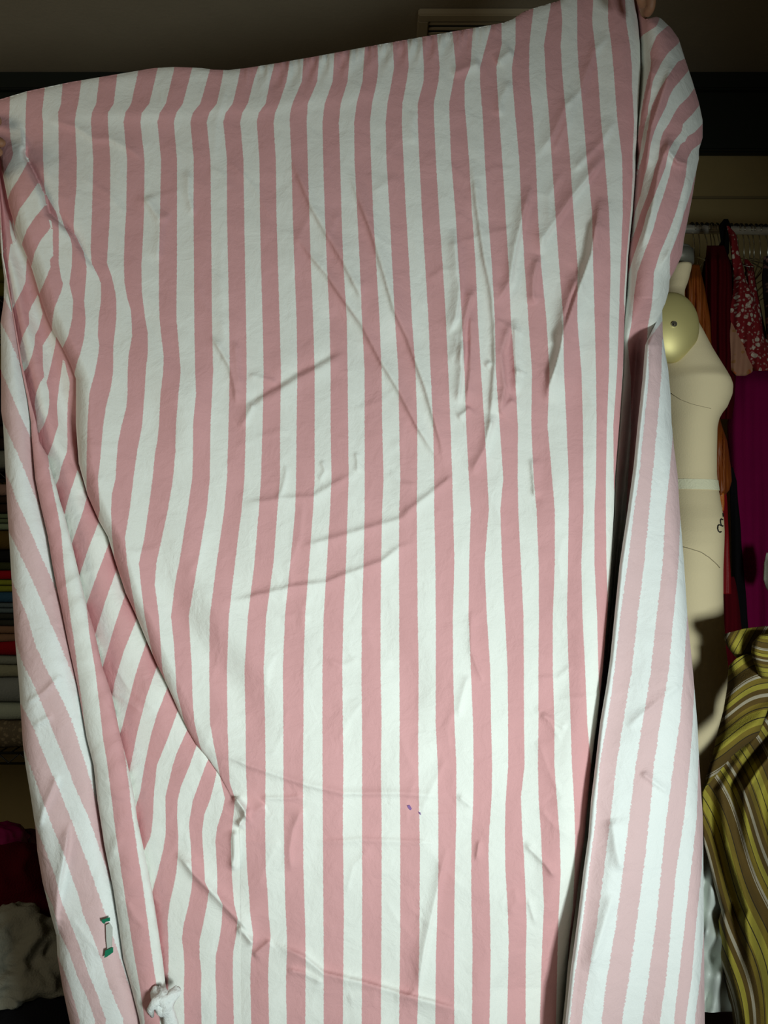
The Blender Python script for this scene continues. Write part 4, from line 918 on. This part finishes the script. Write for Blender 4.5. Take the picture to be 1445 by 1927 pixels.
# ================================================================ wire shelf with folded fabrics, left edge
sh = tag(empty('wire_shelf', (-1.12, 1.95, 0)), 'dark wire shelf holding folded fabrics at the left edge', 'shelf')
DW = plain('dark_wire', (.018, .018, .016), .45, .6)
SYF, SYB, SXL, SXR = 1.72, 2.10, -1.62, -.72
def zat(py, Y): return CZ-(py-CY)/F*Y
for zt in (zat(1417, SYF), zat(886, SYF), zat(560, SYF), .12):
    bm = bmesh.new()
    for yy in (SYF, SYB):
        tube(bm, [(SXL, yy, zt), (SXR, yy, zt)], .0032, 8); tube(bm, [(SXL, yy, zt-.024), (SXR, yy, zt-.024)], .0028, 8)
        zz = [];
        for k in range(37): zz.append((SXL+(SXR-SXL)*k/36, yy, zt-(.001 if k % 2 else .023)))
        tube(bm, zz, .0020, 6)
    for k in range(34):
        x_ = SXL+(SXR-SXL)*(k+.5)/34; tube(bm, [(x_, SYF, zt+.001), (x_, SYB, zt+.001)], .0018, 6)
    bm_obj('shelf_tier', bm, DW, sh, True)
for xx in (SXL, SXR):
    for yy in (SYF, SYB):
        bm = bmesh.new(); tube(bm, [(xx, yy, 0.0), (xx, yy, 2.0)], .011, 14); bm_obj('post', bm, DW, sh, True)
def folded(name, label, y0, y1, col, Yf=SYF, tilt=0., n=1, dx=0., rough=.9, bump=.4, mat=None, group='folded fabrics stacked on the wire shelf', cat='folded fabric', xr=-.80):
    """a folded length of cloth: n rounded layers sharing one fold line at the front"""
    zt, zb = zat(y0, Yf), zat(y1, Yf); bm = bmesh.new(); h = (zt-zb)/n
    for j in range(n):
        z0 = zb+h*j+.0006; z1 = z0+h-.0012; r = (z1-z0)/2; prof_ = []
        for k in range(9):
            a = -math.pi/2+math.pi*k/8; prof_.append((Yf+r*.8-r*.8*math.cos(a)+.004*j % .009, (z0+z1)/2+r*math.sin(a)))
        prof_ += [(Yf+.30, z1), (Yf+.30, z0)]
        nx = 40; ring = []
        for i in range(nx+1):
            x_ = -1.55+(xr+dx+1.55)*i/nx
            ring.append([bm.verts.new((x_, p+.004*noise.noise(Vector((x_*9, zb*30, j))), z+tilt*(x_+.9)*(.5+.5*(z-zb)/(zt-zb+1e-6))+.0022*noise.noise(Vector((x_*16, z*40, 3))))) for p, z in prof_])
        m = len(prof_)
        for i in range(nx):
            for k in range(m): bm.faces.new((ring[i][k], ring[i+1][k], ring[i+1][(k+1) % m], ring[i][(k+1) % m]))
        bm.faces.new(ring[0]); bm.faces.new(ring[-1][::-1])
    bmesh.ops.recalc_face_normals(bm, faces=bm.faces)
    o = bm_obj(name, bm, mat or fabric(name+'_cloth', col, rough=rough, bump=bump), None, True)
    return tag(o, label, cat, group)
LACE = floral('tan_lace', (.10, .075, .04), (.20, .155, .09), (.155, .12, .065), 90, 150, .34)
F_ = folded
F_('folded_lace', 'tan lace cloth folded on the wire shelf, lowest of the stack', 1357, 1414, (.13,.10,.05), mat=LACE)
F_('folded_towel', 'pale green white towel folded just above the tan lace', 1326, 1357, (.30,.34,.27))
F_('folded_sheet', 'grey cotton folded below the cream layer', 1276, 1326, (.20,.215,.20), n=1)
F_('folded_cream_cloth', 'cream cloth folded above the grey cotton', 1252, 1276, (.24,.24,.16))
F_('folded_grey_cloth', 'pale grey cloth folded above the cream cloth', 1235, 1252, (.19,.20,.16))
F_('folded_red_cloth', 'deep red cloth folded above the pale grey layer', 1207, 1235, (.22,.003,.008), tilt=.02)
F_('folded_peach_cloth', 'brownish peach fabric folded in two layers above deep red', 1178, 1209, (.20,.11,.065), n=2)
F_('folded_charcoal_cloth', 'charcoal cloth folded above the peach fabric', 1155, 1178, (.03,.03,.024), n=2)
F_('folded_slate_cloth', 'slate blue-grey cloth folded under the dark blue one', 1135, 1155, (.09,.12,.13), n=2)
b_ = F_('folded_blue_cloth', 'dark blue cloth folded below the lime cloth', 1114, 1135, (.025,.075,.13))
F_('folded_lime_cloth', 'lime green cloth folded in two layers', 1091, 1114, (.19,.21,.02), n=2)
F_('folded_scarlet_cloth', 'scarlet cloth folded between olive and lime', 1074, 1091, (.28,.003,.01))
F_('folded_olive_cloth', 'dark olive cloth folded above the scarlet one', 1058, 1074, (.035,.04,.015))
F_('folded_black_cloth', 'black cloth folded below the ochre brown layer', 1036, 1058, (.008,.008,.007))
F_('folded_ochre_cloth', 'ochre brown cloth folded above the black layer', 998, 1036, (.09,.055,.012))
F_('folded_mint_cloth', 'pale mint green cloth folded above ochre brown', 985, 998, (.17,.22,.14))
F_('folded_sage_cloth', 'sage green striped cloth folded above the mint one', 966, 985, (.10,.13,.07), n=2)
F_('folded_umber_cloth', 'dark umber cloth folded above the sage layer', 932, 966, (.028,.016,.009), n=2)
F_('folded_dusty_pink_cloth', 'dusty pink brown cloth folded near the stack top', 911, 932, (.24,.15,.12))
up = 'fabrics on the upper wire shelf'
F_('folded_grey_towel', 'grey towel folded on the upper wire shelf', 846, 882, (.14,.15,.12), group=up)
F_('folded_brown_cloth', 'dark brown cloth folded above the grey towel', 800, 846, (.02,.012,.009), group=up, n=2)
F_('folded_dark_cloth', 'near-black cloth folded above the dark brown one', 712, 798, (.010,.008,.008), group=up, n=3)
F_('folded_crimson_cloth', 'thin crimson cloth folded in the dark upper stack', 694, 712, (.14,.005,.008), group=up)
F_('folded_gold_cloth', 'dark gold cloth folded on the top wire shelf', 470, 558, (.075,.07,.012), group=up, n=3)
# rumpled piles low at the left
def heap(name, label, cat, c, s, col=None, mat=None, amp=.10, fr=7., seed=0, rough=.9, grp=None, ridg=1.):
    bm = bmesh.new(); bmesh.ops.create_icosphere(bm, subdivisions=6, radius=1)
    for v in bm.verts:
        p = v.co.copy(); q = Vector((p.x*s[0], p.y*s[1], p.z*s[2]))*fr+Vector((seed*3.1, 0, 0))
        n1 = 1-abs(noise.noise(q))*2*ridg; n2 = 1-abs(noise.noise(q*2.3+Vector((5, 1, 2))))*2; n3 = noise.noise(q*.6)
        k = 1+amp*(n1*.7+n2*.35+n3*1.2); z = p.z*k
        if z < 0: z *= .55
        v.co = Vector((c[0]+p.x*k*s[0], c[1]+p.y*k*s[1], max(c[2]+z*s[2], c[2]-s[2]*.5)))
    o = bm_obj(name, bm, mat or fabric(name+'_fabric', col, rough=rough, bump=.5), None, True)
    return tag(o, label, cat, grp)
def hp(px, py, Y): p = at(px, py, Y); return (p.x, p.y, p.z)
# low chest that carries the pile
ch = tag(empty('low_chest', (-1.05, 1.62, 0)), 'dark low chest hidden under the laundry pile at left', 'chest')
BM_ = plain('dark_wood', (.02, .014, .01), .6)
bm = bmesh.new(); box(bm, (-1.5, 1.34, 0), (-.74, 1.68, .17), .006); bm_obj('chest_body', bm, BM_, ch)
bm = bmesh.new(); box(bm, (-1.51, 1.33, .171), (-.73, 1.69, .186), .004); bm_obj('chest_top', bm, BM_, ch)
heap('crumpled_red_cloth', 'heap of dark crimson cloth under the magenta bag', 'cloth', hp(-2, 1722, 1.57), (.165, .12, .15), (.075, .0015, .006), amp=.12, fr=8, seed=4)
heap('magenta_bag', 'shiny magenta plastic bag on top of the crimson heap', 'bag', hp(0, 1598, 1.60), (.067, .06, .05), mat=plain('magenta_plastic', (.20, .004, .07), .22), amp=.14, fr=22, seed=2)
heap('crumpled_brown_cloth', 'reddish brown cloth crushed beside the magenta bag', 'cloth', hp(52, 1608, 1.63), (.05, .05, .045), (.045, .015, .012), amp=.15, fr=16, seed=9)
heap('crumpled_lace_cloth', 'heap of greyish white lace cloth below the crimson heap', 'cloth', hp(10, 1822, 1.45), (.16, .09, .095), (.23, .22, .17), amp=.24, fr=20, seed=6)
heap('crumpled_white_cloth', 'smooth greyish white cloth lump beside the lace heap', 'cloth', hp(76, 1806, 1.52), (.055, .06, .055), (.25, .24, .20), amp=.18, fr=13, seed=12)
heap('mustard_cloth', 'mustard yellow scrap of cloth tucked beside the striped sheet', 'cloth', hp(104, 1800, 1.60), (.06, .05, .06), (.14, .09, .012), amp=.15, fr=12, seed=15)
heap('yellow_cloth', 'yellow cloth corner between lace heap and black heap', 'cloth', hp(100, 1872, 1.50), (.05, .05, .025), (.15, .12, .01), amp=.15, fr=12, seed=17)
heap('black_cloth_heap', 'heap of black cloth on the floor at the lower left', 'cloth', hp(78, 1940, 1.42), (.12, .10, .10), (.006, .006, .008), amp=.14, fr=8, seed=20)
